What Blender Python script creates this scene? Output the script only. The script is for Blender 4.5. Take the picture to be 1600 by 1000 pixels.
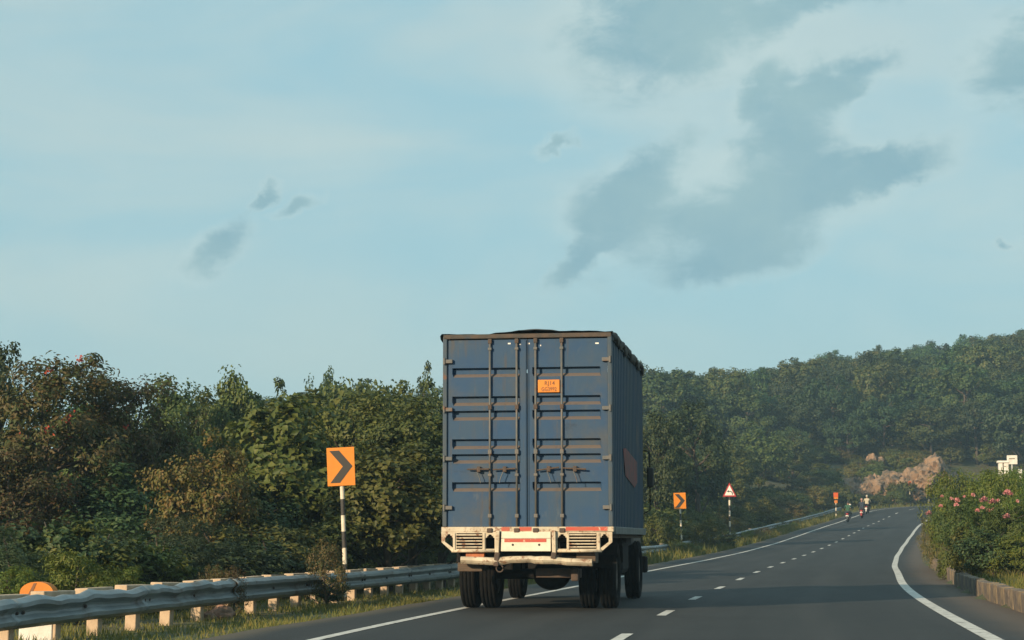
import bpy, bmesh, math, random
import numpy as np
from mathutils import Vector, Matrix
R = math.radians
for o in list(bpy.data.objects): bpy.data.objects.remove(o, do_unlink=True)
scn = bpy.context.scene
col = scn.collection

# ------------------------------------------------------------------ camera
# camera eye is the origin of heights (z = 0); the road lies about 1.2 m below it
FPX = 3000.0                                  # focal length in pixels of a 1600 px wide picture
PITCH = math.atan(370 / FPX)
cam_d = bpy.data.cameras.new('camera'); cam_d.sensor_width = 36.0; cam_d.lens = FPX / 1600 * 36.0
cam_d.clip_start = 0.1; cam_d.clip_end = 9000
cam = bpy.data.objects.new('camera', cam_d); col.objects.link(cam)
cam.location = (0, 0, 0); cam.rotation_euler = (R(90) + PITCH, 0, 0)
scn.camera = cam

# ------------------------------------------------------------------ world
SUN_AZ, SUN_EL = R(47), R(17.5)                 # sun stands behind-left
to_sun = Vector((-math.cos(SUN_AZ) * math.cos(SUN_EL), -math.sin(SUN_AZ) * math.cos(SUN_EL), math.sin(SUN_EL)))
world = bpy.data.worlds.new('World'); scn.world = world; world.use_nodes = True
wt = world.node_tree; wt.nodes.clear()
def srgb(r, g, b):
    f = lambda c: (c / 255 / 12.92) if c <= 10 else (((c / 255) + .055) / 1.055) ** 2.4
    return (f(r), f(g), f(b), 1)
def nd(t, kind, **kw):
    n = t.nodes.new(kind)
    for k, v in kw.items():
        if k.startswith('i_'):
            key = k[2:]; n.inputs[int(key) if key.isdigit() else key.replace('_', ' ')].default_value = v
        else: setattr(n, k, v)
    return n
def mth(t, op, a, b=None, c=None, clamp=False):
    n = t.nodes.new('ShaderNodeMath'); n.operation = op; n.use_clamp = clamp
    for i, x in enumerate((a, b, c)):
        if x is None: continue
        if isinstance(x, (int, float)): n.inputs[i].default_value = x
        else: t.links.new(x, n.inputs[i])
    return n.outputs[0]
def mixc(t, fac, a, b, blend='MIX'):
    n = t.nodes.new('ShaderNodeMix'); n.data_type = 'RGBA'; n.blend_type = blend; n.clamp_factor = True
    for sock, x in ((n.inputs[0], fac), (n.inputs[6], a), (n.inputs[7], b)):
        if isinstance(x, (int, float, tuple)): sock.default_value = x
        else: t.links.new(x, sock)
    return n.outputs[2]
def maprange(t, v, a, b, c=0., d=1., smooth=True):
    n = t.nodes.new('ShaderNodeMapRange'); n.interpolation_type = 'SMOOTHSTEP' if smooth else 'LINEAR'; n.clamp = True
    t.links.new(v, n.inputs[0])
    for i, x in zip((1, 2, 3, 4), (a, b, c, d)): n.inputs[i].default_value = x
    return n.outputs[0]
def noise(t, vec, scale, detail=4., rough=.55, dist=0.):
    n = t.nodes.new('ShaderNodeTexNoise'); n.inputs['Scale'].default_value = scale; n.inputs['Detail'].default_value = detail
    n.inputs['Roughness'].default_value = rough; n.inputs['Distortion'].default_value = dist
    if vec is not None: t.links.new(vec, n.inputs['Vector'])
    return n
def px_azel(u, v):
    a, b = (u - 800) / FPX, (500 - v) / FPX; c, s = math.cos(PITCH), math.sin(PITCH)
    d = Vector((a, c - b * s, s + b * c)).normalized()
    return math.atan2(d.x, d.y), math.asin(d.z)
sky = nd(wt, 'ShaderNodeTexSky', sky_type='NISHITA', sun_disc=False, sun_elevation=SUN_EL, sun_rotation=math.atan2(to_sun.x, to_sun.y) % (2 * math.pi))
sky.air_density = 1.2; sky.dust_density = 1.5; sky.ozone_density = 1.0
wtc = nd(wt, 'ShaderNodeTexCoord'); wsep = nd(wt, 'ShaderNodeSeparateXYZ'); wt.links.new(wtc.outputs['Generated'], wsep.inputs[0])
az = mth(wt, 'ARCTAN2', wsep.outputs[0], wsep.outputs[1]); el = mth(wt, 'ARCSINE', wsep.outputs[2])
wcmb = nd(wt, 'ShaderNodeCombineXYZ'); wt.links.new(az, wcmb.inputs[0]); wt.links.new(el, wcmb.inputs[1])
skyb = mixc(wt, 1.0, sky.outputs[0], (.075, .086, .094, 1), 'MULTIPLY')
# thin high veil that whitens the sky, streaked
vm = nd(wt, 'ShaderNodeMapping'); vm.inputs['Rotation'].default_value = (0, 0, R(-18)); vm.inputs['Scale'].default_value = (4, 13, 1)
wt.links.new(wcmb.outputs[0], vm.inputs[0])
vn = noise(wt, vm.outputs[0], 1.0, 5, .5, .4)
veil_n = maprange(wt, vn.outputs[0], .34, .66)
veil_col = mixc(wt, veil_n, srgb(160, 203, 214), srgb(191, 213, 212))
hor = maprange(wt, el, .02, .17)
veil_col = mixc(wt, hor, srgb(177, 205, 207), veil_col)
skyc = mixc(wt, .80, skyb, veil_col)
# grey-blue fair weather clouds
wn = noise(wt, wcmb.outputs[0], 30, 6, .62)
dsub = nd(wt, 'ShaderNodeVectorMath', operation='SUBTRACT'); wt.links.new(wn.outputs[1], dsub.inputs[0]); dsub.inputs[1].default_value = (.5, .5, .5)
dscl = nd(wt, 'ShaderNodeVectorMath', operation='SCALE'); wt.links.new(dsub.outputs[0], dscl.inputs[0]); dscl.inputs['Scale'].default_value = .035
dadd = nd(wt, 'ShaderNodeVectorMath', operation='ADD'); wt.links.new(wcmb.outputs[0], dadd.inputs[0]); wt.links.new(dscl.outputs[0], dadd.inputs[1])
blobs = [(1000, 60, 190, 150, 20), (1110, 30, 170, 110, 0), (1290, -10, 260, 60, 4), (1255, 160, 140, 90, 35), (1330, 122, 120, 45, 22), (1190, 140, 90, 40, 50),
         (1235, 240, 100, 120, 60), (1130, 335, 330, 115, 14), (965, 320, 120, 90, 40), (1020, 262, 130, 55, 38), (905, 402, 110, 34, 42), (1280, 290, 200, 60, 16),
         (1165, 400, 170, 60, 18), (1400, 258, 150, 54, 15), (1595, 95, 150, 100, 25), (342, 388, 92, 42, 36), (458, 325, 60, 24, 20),
         (402, 312, 46, 18, 50), (868, 233, 50, 18, 38), (1562, 368, 16, 20, 60),
         # the same kind of cloud beyond the frame
         (2050, -150, 300, 120, 15), (2500, 200, 260, 80, 12), (-400, 150, 260, 90, 14), (-900, -300, 400, 160, 15), (600, -500, 420, 160, 12),
         (1500, -800, 500, 220, 20), (3300, -200, 420, 150, 10), (-1800, 100, 360, 110, 12)]
tot = None
for (u, v, sx, sy, rot) in blobs:
    a, e = px_azel(u, v)
    m = nd(wt, 'ShaderNodeMapping', vector_type='TEXTURE'); m.inputs['Location'].default_value = (a, e, 0)
    m.inputs['Rotation'].default_value = (0, 0, R(rot)); m.inputs['Scale'].default_value = (sx / FPX, sy / FPX, 1)
    wt.links.new(dadd.outputs[0], m.inputs[0])
    ln = nd(wt, 'ShaderNodeVectorMath', operation='LENGTH'); wt.links.new(m.outputs[0], ln.inputs[0])
    b = mth(wt, 'SUBTRACT', 1.0, ln.outputs['Value'], clamp=True)
    tot = b if tot is None else mth(wt, 'MAXIMUM', mth(wt, 'MULTIPLY', mth(wt, 'ADD', tot, b), .82), mth(wt, 'MAXIMUM', tot, b))
fm = nd(wt, 'ShaderNodeMapping'); fm.inputs['Rotation'].default_value = (0, 0, R(-40)); fm.inputs['Scale'].default_value = (.7, 1.5, 1)
wt.links.new(wcmb.outputs[0], fm.inputs[0])
fb = noise(wt, fm.outputs[0], 36, 12, .6, .5)
fbh = noise(wt, fm.outputs[0], 95, 10, .7, .6)
core = maprange(wt, tot, .0, .9, smooth=False)
nz = mth(wt, 'ADD', mth(wt, 'MULTIPLY', mth(wt, 'SUBTRACT', fb.outputs[0], .5), 2.4), mth(wt, 'MULTIPLY', mth(wt, 'SUBTRACT', fbh.outputs[0], .5), .75))
dens = mth(wt, 'ADD', core, mth(wt, 'MULTIPLY', nz, mth(wt, 'SUBTRACT', 1.0, mth(wt, 'MULTIPLY', core, .45))))
edge = maprange(wt, tot, .0, .6)
cl_f = mth(wt, 'MULTIPLY', mth(wt, 'MULTIPLY', maprange(wt, dens, .08, 1.0), edge), .95)
fb2 = noise(wt, wcmb.outputs[0], 12, 5, .55)
cl_col = mixc(wt, maprange(wt, fb2.outputs[0], .3, .7), srgb(131, 170, 183), srgb(152, 184, 189))
halo = mth(wt, 'MULTIPLY', maprange(wt, mth(wt, 'ADD', core, mth(wt, 'MULTIPLY', mth(wt, 'SUBTRACT', fb2.outputs[0], .5), 1.2)), -.05, .55), .38)
skyc = mixc(wt, halo, skyc, srgb(193, 213, 212))
skyc = mixc(wt, cl_f, skyc, cl_col)
bg = nd(wt, 'ShaderNodeBackground'); wt.links.new(skyc, bg.inputs[0]); bg.inputs[1].default_value = .82
wo = nd(wt, 'ShaderNodeOutputWorld'); wt.links.new(bg.outputs[0], wo.inputs[0])
world.cycles.sampling_method = 'MANUAL'; world.cycles.sample_map_resolution = 512

sun_d = bpy.data.lights.new('sun', 'SUN'); sun_d.energy = 5.0; sun_d.angle = R(.55); sun_d.color = (1.0, .77, .50)
sun = bpy.data.objects.new('sun', sun_d); col.objects.link(sun)
sun.rotation_euler = (-to_sun).to_track_quat('-Z', 'Y').to_euler()

vs = scn.view_settings; vs.view_transform = 'Standard'; vs.look = 'None'; vs.exposure = .42; vs.gamma = 1.0; vs.use_curve_mapping = False
scn.cycles.max_bounces = 5; scn.cycles.diffuse_bounces = 3; scn.cycles.glossy_bounces = 2; scn.cycles.transmission_bounces = 3
scn.cycles.volume_bounces = 0; scn.cycles.transparent_max_bounces = 6; scn.cycles.caustics_reflective = False; scn.cycles.caustics_refractive = False
scn.cycles.sample_clamp_indirect = 4.0

# ------------------------------------------------------------------ helpers
def tag(o, label=None, cat=None, group=None, kind=None):
    if label: o['label'] = label
    if cat: o['category'] = cat
    if group: o['group'] = group
    if kind: o['kind'] = kind
    return o
def link(name, mesh, parent=None, loc=None, rot=None, scale=None):
    o = bpy.data.objects.new(name, mesh); col.objects.link(o)
    if parent is not None: o.parent = parent
    if loc is not None: o.location = loc
    if rot is not None: o.rotation_euler = rot
    if scale is not None: o.scale = scale
    return o
def empty(name, loc, rz=0.):
    o = bpy.data.objects.new(name, None); col.objects.link(o); o.location = loc; o.rotation_euler = (0, 0, rz); o.empty_display_size = .3
    return o
def np_mesh(name, V, F, mats=(), smooth=False):
    V = np.asarray(V, np.float32); F = np.asarray(F, np.int32)
    me = bpy.data.meshes.new(name); k = F.shape[1]
    me.vertices.add(len(V)); me.vertices.foreach_set('co', V.ravel())
    me.loops.add(F.size); me.loops.foreach_set('vertex_index', F.ravel())
    me.polygons.add(len(F)); me.polygons.foreach_set('loop_start', np.arange(0, F.size, k, dtype=np.int32))
    if smooth: me.polygons.foreach_set('use_smooth', np.ones(len(F), bool))
    me.update(calc_edges=True); me.validate()
    for m in mats: me.materials.append(m)
    return me
class MB:
    def __init__(s): s.bm = bmesh.new()
    def box(s, x0, x1, y0, y1, z0, z1, bev=0., M=None):
        r = bmesh.ops.create_cube(s.bm, size=1.0); vv = r['verts']
        for v in vv:
            v.co = Vector(((x0 + x1) / 2 + v.co.x * (x1 - x0), (y0 + y1) / 2 + v.co.y * (y1 - y0), (z0 + z1) / 2 + v.co.z * (z1 - z0)))
        if bev > 0:
            es = list({e for v in vv for e in v.link_edges})
            r2 = bmesh.ops.bevel(s.bm, geom=es, offset=bev, segments=2, profile=.5, affect='EDGES'); vv = list({v for f in r2['faces'] for v in f.verts} | {v for v in vv if v.is_valid})
        if M is not None: bmesh.ops.transform(s.bm, matrix=M, verts=[v for v in vv if v.is_valid])
        return s
    def tube(s, pts, rad, seg=8, cap=True):
        pts = [Vector(p) for p in pts]; rads = rad if isinstance(rad, (list, tuple)) else [rad] * len(pts); rings = []
        for i, p in enumerate(pts):
            t = (pts[min(i + 1, len(pts) - 1)] - pts[max(i - 1, 0)]).normalized()
            a = t.orthogonal().normalized() if i == 0 else (a - t * a.dot(t)).normalized()
            b = t.cross(a)
            rings.append([s.bm.verts.new(p + (a * math.cos(q * 2 * math.pi / seg) + b * math.sin(q * 2 * math.pi / seg)) * rads[i]) for q in range(seg)])
        for r0, r1 in zip(rings, rings[1:]):
            for q in range(seg): s.bm.faces.new((r0[q], r0[(q + 1) % seg], r1[(q + 1) % seg], r1[q]))
        if cap: s.bm.faces.new(rings[0][::-1]); s.bm.faces.new(rings[-1])
        return s
    def lathe_x(s, prof, seg=32, centre=(0, 0, 0)):          # profile of (x, r), axis = X, closed ring profile
        c = Vector(centre); rings = []
        for q in range(seg):
            a = 2 * math.pi * q / seg
            rings.append([s.bm.verts.new(c + Vector((x, r * math.cos(a), r * math.sin(a)))) for x, r in prof])
        n = len(prof)
        for q in range(seg):
            A, B = rings[q], rings[(q + 1) % seg]
            for i in range(n - 1): s.bm.faces.new((A[i], A[i + 1], B[i + 1], B[i]))
        return s
    def grid(s, P):                                          # P[i][j] of points
        vv = [[s.bm.verts.new(p) for p in row] for row in P]
        for i in range(len(vv) - 1):
            for j in range(len(vv[0]) - 1): s.bm.faces.new((vv[i][j], vv[i][j + 1], vv[i + 1][j + 1], vv[i + 1][j]))
        return s
    def mesh(s, name, mat=None, smooth=False, recalc=True):
        if recalc: bmesh.ops.recalc_face_normals(s.bm, faces=s.bm.faces)
        me = bpy.data.meshes.new(name); s.bm.to_mesh(me); s.bm.free()
        if mat: me.materials.append(mat)
        if smooth:
            for p in me.polygons: p.use_smooth = True
        return me
    def build(s, name, mat, parent=None, smooth=False, loc=None, recalc=True):
        return link(name, s.mesh(name, mat, smooth, recalc), parent, loc)
def flat_shape(name, loops, depth, mat, parent=None):        # outline in (x, z), first loop outer, others holes; front at y = 0, back at y = depth
    cu = bpy.data.curves.new(name, 'CURVE'); cu.dimensions = '2D'; cu.fill_mode = 'BOTH'; cu.extrude = depth / 2
    for lp in loops:
        sp = cu.splines.new('POLY'); sp.points.add(len(lp) - 1); sp.use_cyclic_u = True
        for p, q in zip(sp.points, lp): p.co = (q[0], q[1], 0, 1)
    tmp = bpy.data.objects.new(name + '_tmp', cu); col.objects.link(tmp)
    dg = bpy.context.evaluated_depsgraph_get(); me = bpy.data.meshes.new_from_object(tmp.evaluated_get(dg))
    bpy.data.objects.remove(tmp); bpy.data.curves.remove(cu)
    me.transform(Matrix.Translation((0, depth / 2, 0)) @ Matrix.Rotation(R(90), 4, 'X')); me.name = name
    me.materials.clear(); me.materials.append(mat)
    return link(name, me, parent)
def text_mesh(name, body, size, mat, parent, loc, xs=1.0):
    cu = bpy.data.curves.new(name, 'FONT'); cu.body = body; cu.size = size; cu.extrude = .0015; cu.align_x = 'CENTER'; cu.space_character = 1.08; cu.offset = .0008
    tmp = bpy.data.objects.new(name + '_tmp', cu); col.objects.link(tmp)
    dg = bpy.context.evaluated_depsgraph_get(); me = bpy.data.meshes.new_from_object(tmp.evaluated_get(dg))
    bpy.data.objects.remove(tmp); bpy.data.curves.remove(cu)
    me.transform(Matrix.Rotation(R(90), 4, 'X') @ Matrix.Diagonal((xs, 1, 1, 1))); me.materials.clear(); me.materials.append(mat)
    return link(name, me, parent, loc)

# ------------------------------------------------------------------ materials
def mat(name, c1, c2=None, scale=4., rough=.7, metal=0., c3=None, s3=2., t3=(.55, .7), bump=0., bscale=40., stretch=None, spec=.5):
    m = bpy.data.materials.new(name); m.use_nodes = True; t = m.node_tree; p = t.nodes['Principled BSDF']
    p.inputs['Roughness'].default_value = rough; p.inputs['Metallic'].default_value = metal; p.inputs['Specular IOR Level'].default_value = spec
    tc = nd(t, 'ShaderNodeTexCoord'); vec = tc.outputs['Object']
    if stretch:
        mp = nd(t, 'ShaderNodeMapping'); mp.inputs['Scale'].default_value = stretch; t.links.new(vec, mp.inputs[0]); vec2 = mp.outputs[0]
    else: vec2 = vec
    c = c1 + (1,) if len(c1) == 3 else c1
    if c2 is not None:
        n = noise(t, vec2, scale, 6, .6); c = mixc(t, maprange(t, n.outputs[0], .35, .65), c, tuple(c2[:3]) + (1,))
    if c3 is not None:
        n = noise(t, vec, s3, 6, .65, .3); c = mixc(t, maprange(t, n.outputs[0], t3[0], t3[1]), c, tuple(c3[:3]) + (1,))
    if isinstance(c, tuple): p.inputs['Base Color'].default_value = c
    else: t.links.new(c, p.inputs['Base Color'])
    if bump > 0:
        n = noise(t, vec, bscale, 6, .6); b = nd(t, 'ShaderNodeBump'); b.inputs['Strength'].default_value = bump; b.inputs['Distance'].default_value = .02
        t.links.new(n.outputs[0], b.inputs['Height']); t.links.new(b.outputs[0], p.inputs['Normal'])
    return m
def dust_up(m, colour=(.17, .125, .09), amt=.75, lo=.25, hi=.6):       # settled road dust on faces that look upward
    t = m.node_tree; p = t.nodes['Principled BSDF']; g = nd(t, 'ShaderNodeNewGeometry'); sx = nd(t, 'ShaderNodeSeparateXYZ')
    t.links.new(g.outputs['True Normal'], sx.inputs[0]); f = mth(t, 'MULTIPLY', maprange(t, sx.outputs[2], lo, hi), amt)
    src = p.inputs['Base Color'].links[0].from_socket if p.inputs['Base Color'].links else tuple(p.inputs['Base Color'].default_value)
    t.links.new(mixc(t, f, src, colour + (1,)), p.inputs['Base Color']); return m
def leaf_mat(name, cols, transl=.30, rough=.55, objvar=.35):
    m = bpy.data.materials.new(name); m.use_nodes = True; t = m.node_tree; t.nodes.clear()
    g = nd(t, 'ShaderNodeNewGeometry'); oi = nd(t, 'ShaderNodeObjectInfo')
    cr = nd(t, 'ShaderNodeValToRGB'); e = cr.color_ramp.elements
    while len(e) < len(cols): e.new(.5)
    for i, c in enumerate(cols): e[i].position = i / (len(cols) - 1); e[i].color = tuple(c) + (1,)
    t.links.new(g.outputs['Random Per Island'], cr.inputs[0])
    tc = nd(t, 'ShaderNodeTexCoord'); n = noise(t, tc.outputs['Object'], .9, 3, .5)
    hv = nd(t, 'ShaderNodeHueSaturation'); t.links.new(cr.outputs[0], hv.inputs['Color'])
    t.links.new(mth(t, 'ADD', .5 - .035 * objvar * 2, mth(t, 'MULTIPLY', oi.outputs['Random'], .07 * objvar * 2)), hv.inputs['Hue'])
    t.links.new(mth(t, 'ADD', mth(t, 'ADD', .62, mth(t, 'MULTIPLY', n.outputs[0], .5)), mth(t, 'MULTIPLY', oi.outputs['Random'], objvar)), hv.inputs['Value'])
    p = nd(t, 'ShaderNodeBsdfPrincipled'); p.inputs['Roughness'].default_value = rough; p.inputs['Specular IOR Level'].default_value = .35
    t.links.new(hv.outputs[0], p.inputs['Base Color'])
    tr = nd(t, 'ShaderNodeBsdfTranslucent'); t.links.new(hv.outputs[0], tr.inputs[0])
    mx = nd(t, 'ShaderNodeMixShader'); mx.inputs[0].default_value = transl; t.links.new(p.outputs[0], mx.inputs[1]); t.links.new(tr.outputs[0], mx.inputs[2])
    out = nd(t, 'ShaderNodeOutputMaterial'); t.links.new(mx.outputs[0], out.inputs[0]); return m
M = {}
M['blue'] = dust_up(mat('container_blue_paint', (.017, .060, .138), (.028, .066, .122), 1.6, .62, c3=(.066, .075, .082), s3=1.1, t3=(.46, .78), bump=.22, bscale=4, spec=.3))
M['blue_shade'] = mat('container_blue_shade_darkened', (.018, .048, .092), (.028, .056, .086), 1.2, .55, c3=(.10, .09, .08), s3=.9, t3=(.52, .8), stretch=(1, 1, .25), spec=.35)  # same container blue, darkened so the wall's shade sits in its colour
def streaks(m, colour, lo, hi, amt, sc=(7, 7, .55)):                     # rust and dirt runs down the paint
    t = m.node_tree; p = t.nodes['Principled BSDF']; tc = nd(t, 'ShaderNodeTexCoord'); mp = nd(t, 'ShaderNodeMapping'); mp.inputs['Scale'].default_value = sc
    t.links.new(tc.outputs['Object'], mp.inputs[0]); n = noise(t, mp.outputs[0], 1.6, 7, .65); src = p.inputs['Base Color'].links[0].from_socket
    t.links.new(mixc(t, mth(t, 'MULTIPLY', maprange(t, n.outputs[0], lo, hi), amt), src, colour + (1,)), p.inputs['Base Color']); return m
streaks(M['blue'], (.075, .062, .05), .54, .74, .55); streaks(M['blue'], (.10, .12, .13), .60, .72, .4, (3, 3, 1.2))
streaks(M['blue_shade'], (.06, .055, .05), .54, .74, .45)
M['bar'] = mat('weathered_bar_paint', (.085, .095, .10), (.12, .11, .10), 9, .6, c3=(.13, .06, .03), s3=7, t3=(.56, .68))
streaks(M['blue'], (.012, .02, .03), .62, .75, .5, (1.5, 1.5, 3.))
M['rusty'] = mat('rusty_steel', (.085, .055, .04), (.06, .045, .038), 14, .8, bump=.3, bscale=60)
M['darksteel'] = mat('dark_greasy_steel', (.008, .008, .008), (.014, .012, .011), 8, .85, spec=.2)
M['frame'] = mat('dark_frame_paint', (.026, .055, .09), (.04, .058, .075), 7, .65, c3=(.12, .06, .035), s3=6, t3=(.58, .7))
M['cream'] = mat('chipped_cream_paint', (.56, .49, .37), (.44, .37, .27), 5, .6, c3=(.20, .085, .04), s3=9, t3=(.53, .66), bump=.12, bscale=30)
streaks(M['cream'], (.22, .12, .065), .55, .70, .6, (9, 9, 1.5))
M['red'] = mat('faded_red_paint', (.48, .06, .035), (.40, .09, .05), 9, .6, c3=(.6, .45, .33), s3=16, t3=(.60, .68))
M['sidered'] = mat('dull_red_paint', (.19, .035, .03), (.09, .04, .045), 3.2, .7)
M['orange_plate'] = mat('orange_plate_paint', (.64, .215, .015), (.57, .185, .015), 9, .5)
M['ink'] = mat('dark_lettering', (.16, .06, .02), None, rough=.6)
M['tyre'] = mat('tyre_rubber', (.006, .006, .0062), (.010, .0095, .009), 12, .95, spec=.12, bump=.2, bscale=50)
M['rim'] = mat('wheel_rim_steel', (.10, .09, .08), (.06, .05, .04), 8, .6)
M['wood'] = mat('weathered_timber', (.11, .075, .05), (.065, .045, .03), 14, .8, stretch=(.4, 4, 6))
M['orangewood'] = mat('orange_brown_board', (.42, .13, .045), (.30, .09, .04), 18, .7, c3=(.12, .06, .04), s3=14)
M['header'] = mat('stained_header_rail', (.05, .045, .04), (.085, .06, .045), 6, .8, c3=(.035, .05, .065), s3=4, bump=.3)
M['tarp'] = mat('old_tarpaulin', (.032, .033, .032), (.06, .052, .042), 5, .8, bump=.5, bscale=9)
M['glass'] = mat('dark_glass', (.02, .03, .035), None, rough=.08)
M['cabpaint'] = mat('cab_paint', (.05, .06, .07), (.08, .06, .05), 3, .5)
M['mirror'] = mat('mirror_housing', (.012, .012, .014), None, rough=.5)
M['galv'] = mat('galvanised_steel', (.27, .30, .31), (.19, .22, .23), 3, .5, .45, c3=(.13, .115, .10), s3=2.4, t3=(.52, .74), bump=.05, bscale=6, stretch=(.5, .5, 3))
M['concrete'] = mat('weathered_concrete', (.52, .39, .27), (.42, .31, .21), 9, .85, c3=(.20, .15, .11), s3=5, t3=(.58, .75), bump=.25, bscale=35)
M['kerb_a'] = mat('faded_dark_kerb', (.07, .06, .055), (.14, .11, .085), 10, .85, bump=.3, bscale=30)
M['kerb_b'] = mat('faded_yellow_kerb', (.22, .165, .10), (.12, .095, .07), 7, .85, c3=(.08, .065, .055), s3=6, t3=(.48, .66), bump=.3, bscale=30)
M['orange_sign'] = mat('orange_sign_sheeting', (.66, .212, .004), (.60, .19, .005), 4, .5)
M['sign_black'] = mat('sign_black', (.028, .024, .02), None, rough=.6)
M['post_white'] = mat('post_white', (.70, .64, .52), (.60, .53, .42), 12, .65)
M['post_black'] = mat('post_black', (.03, .03, .03), (.05, .045, .04), 12, .65)
M['sign_white'] = mat('sign_white', (.78, .74, .68), None, rough=.5)
M['sign_red'] = mat('sign_red', (.42, .03, .03), None, rough=.5)
M['redorange'] = mat('red_orange_sheeting', (.60, .085, .015), (.55, .11, .015), 5, .55)
M['sign_back'] = mat('sign_back_metal', (.30, .31, .31), None, rough=.5, metal=.4)
M['stone_white'] = mat('whitewashed_stone', (.72, .70, .66), (.60, .57, .52), 7, .8, c3=(.30, .25, .2), s3=6, t3=(.6, .75), bump=.2)
M['stone_orange'] = mat('orange_painted_stone', (.60, .19, .02), (.52, .17, .02), 6, .75, bump=.15)
M['bark'] = mat('bark', (.095, .075, .055), (.05, .04, .03), 12, .9, bump=.5, bscale=25, stretch=(1, 1, .3))
M['rock'] = mat('sandstone_rock', (.26, .165, .10), (.19, .13, .085), .9, .9, c3=(.075, .06, .042), s3=.9, t3=(.47, .62), bump=1.0, bscale=3.0)
M['pebble'] = mat('roadside_stone', (.28, .15, .10), (.2, .13, .09), 6, .9, bump=.3)
M['pink'] = leaf_mat('pink_petals', [(.66, .26, .25), (.74, .40, .36), (.60, .20, .22)], .25, .6, .1)
M['redflower'] = leaf_mat('red_petals', [(.42, .04, .03), (.5, .09, .06), (.34, .05, .04)], .2, .6, .1)
# foliage (base colours of real leaves)
M['leaf_olive'] = leaf_mat('olive_leaves', [(.058, .082, .018), (.088, .108, .022), (.13, .135, .03), (.07, .094, .02)])
M['leaf_green'] = leaf_mat('green_leaves', [(.048, .08, .020), (.072, .105, .024), (.108, .135, .03), (.06, .092, .025)])
M['leaf_dark'] = leaf_mat('dark_leaves', [(.032, .058, .022), (.045, .075, .026), (.065, .09, .028)])
M['leaf_rust'] = leaf_mat('rusty_leaves', [(.06, .072, .02), (.088, .078, .024), (.115, .07, .03), (.068, .06, .02), (.06, .08, .02)])
M['leaf_yellow'] = leaf_mat('yellowish_leaves', [(.10, .115, .025), (.15, .14, .03), (.19, .13, .035), (.08, .10, .025)])
M['leaf_fresh'] = leaf_mat('fresh_leaves', [(.08, .13, .022), (.11, .16, .025), (.16, .18, .03)])
M['leaf_feather'] = leaf_mat('feathery_leaves', [(.035, .06, .03), (.05, .075, .035), (.06, .08, .03)])
M['leaf_dry'] = leaf_mat('dry_leaves', [(.13, .10, .035), (.17, .11, .045), (.09, .09, .03), (.07, .085, .025)])
M['far_yellow'] = leaf_mat('far_yellow_leaves', [(.065, .088, .024), (.09, .105, .028), (.12, .11, .032), (.058, .082, .024)])
M['far_dark'] = leaf_mat('far_dark_leaves', [(.025, .05, .022), (.04, .065, .024), (.055, .08, .028)])
M['leaf_far'] = leaf_mat('far_leaves', [(.036, .068, .022), (.052, .084, .024), (.08, .105, .028), (.045, .073, .022)], objvar=.6)
M['grass'] = leaf_mat('verge_grass', [(.08, .11, .022), (.14, .145, .03), (.22, .18, .05), (.10, .125, .025)], .25, .7, .1)

# ------------------------------------------------------------------ road course (x, y, z)
ctrl = np.array([(-7.0, -40, -1.75), (-4.25, -20, -1.45), (-1.4, 0, -1.17), (1.39, 19.81, -.86), (2.14, 24.68, -.81), (3.01, 30.45, -.75), (3.95, 36.32, -.70),
    (5.26, 43.69, -.61), (6.9, 52.56, -.45), (9.71, 67.11, -.22), (13.66, 86.07, .17), (18.26, 107.04, .78), (23.45, 129.9, 1.63), (26.9, 145.0, 2.21),
    (30.9, 161.1, 2.90), (35.2, 177.5, 3.72), (38.9, 188.0, 4.55), (44.8, 197.0, 5.20), (53.3, 202.8, 5.6), (66, 205.8, 6.0), (90, 207, 6.6), (150, 206, 8.0)], float)
def catmull(P, n=14):
    out = []
    for i in range(len(P) - 1):
        p0, p1, p2, p3 = P[max(i - 1, 0)], P[i], P[i + 1], P[min(i + 2, len(P) - 1)]
        for k in range(n):
            t = k / n; out.append(.5 * ((2 * p1) + (-p0 + p2) * t + (2 * p0 - 5 * p1 + 4 * p2 - p3) * t * t + (-p0 + 3 * p1 - 3 * p2 + p3) * t ** 3))
    out.append(P[-1]); return np.array(out)
CL = catmull(ctrl); seg = np.linalg.norm(np.diff(CL[:, :2], axis=0), axis=1); S_ = np.concatenate([[0], np.cumsum(seg)])
S = np.arange(0, S_[-1], .5); CL = np.stack([np.interp(S, S_, CL[:, i]) for i in range(3)], 1)
ker = np.hanning(29)[1:-1]; ker /= ker.sum()
for i in range(3): CL[13:-13, i] = np.convolve(CL[:, i], ker, 'valid')
TG = np.gradient(CL[:, :2], axis=0); TG /= np.linalg.norm(TG, axis=1, keepdims=True); RN = np.stack([TG[:, 1], -TG[:, 0]], 1)
def at(s, t, h=0.):                                          # point at arc length s, offset t to the right
    c = [np.interp(s, S, CL[:, i]) for i in range(3)]; r = [np.interp(s, S, RN[:, i]) for i in range(2)]
    return Vector((c[0] + r[0] * t, c[1] + r[1] * t, c[2] + h))
def s_of_y(y): return float(np.interp(y, CL[:, 1][:int(260 / .5)], S[:int(260 / .5)]))
def st(x, y):
    x = np.atleast_1d(np.asarray(x, float)); y = np.atleast_1d(np.asarray(y, float)); ks = np.empty(len(x), int)
    for a in range(0, len(x), 4000):
        d = (x[a:a + 4000, None] - CL[None, :, 0]) ** 2 + (y[a:a + 4000, None] - CL[None, :, 1]) ** 2; ks[a:a + 4000] = d.argmin(1)
    dx, dy = x - CL[ks, 0], y - CL[ks, 1]
    t = dx * RN[ks, 0] + dy * RN[ks, 1]; d = np.hypot(dx, dy)
    return S[ks], np.where(t < 0, -d, d), CL[ks, 2]
def sm(a, b, x):
    t = np.clip((x - a) / (b - a), 0, 1); return t * t * (3 - 2 * t)
S_BEND = s_of_y(176)
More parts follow.
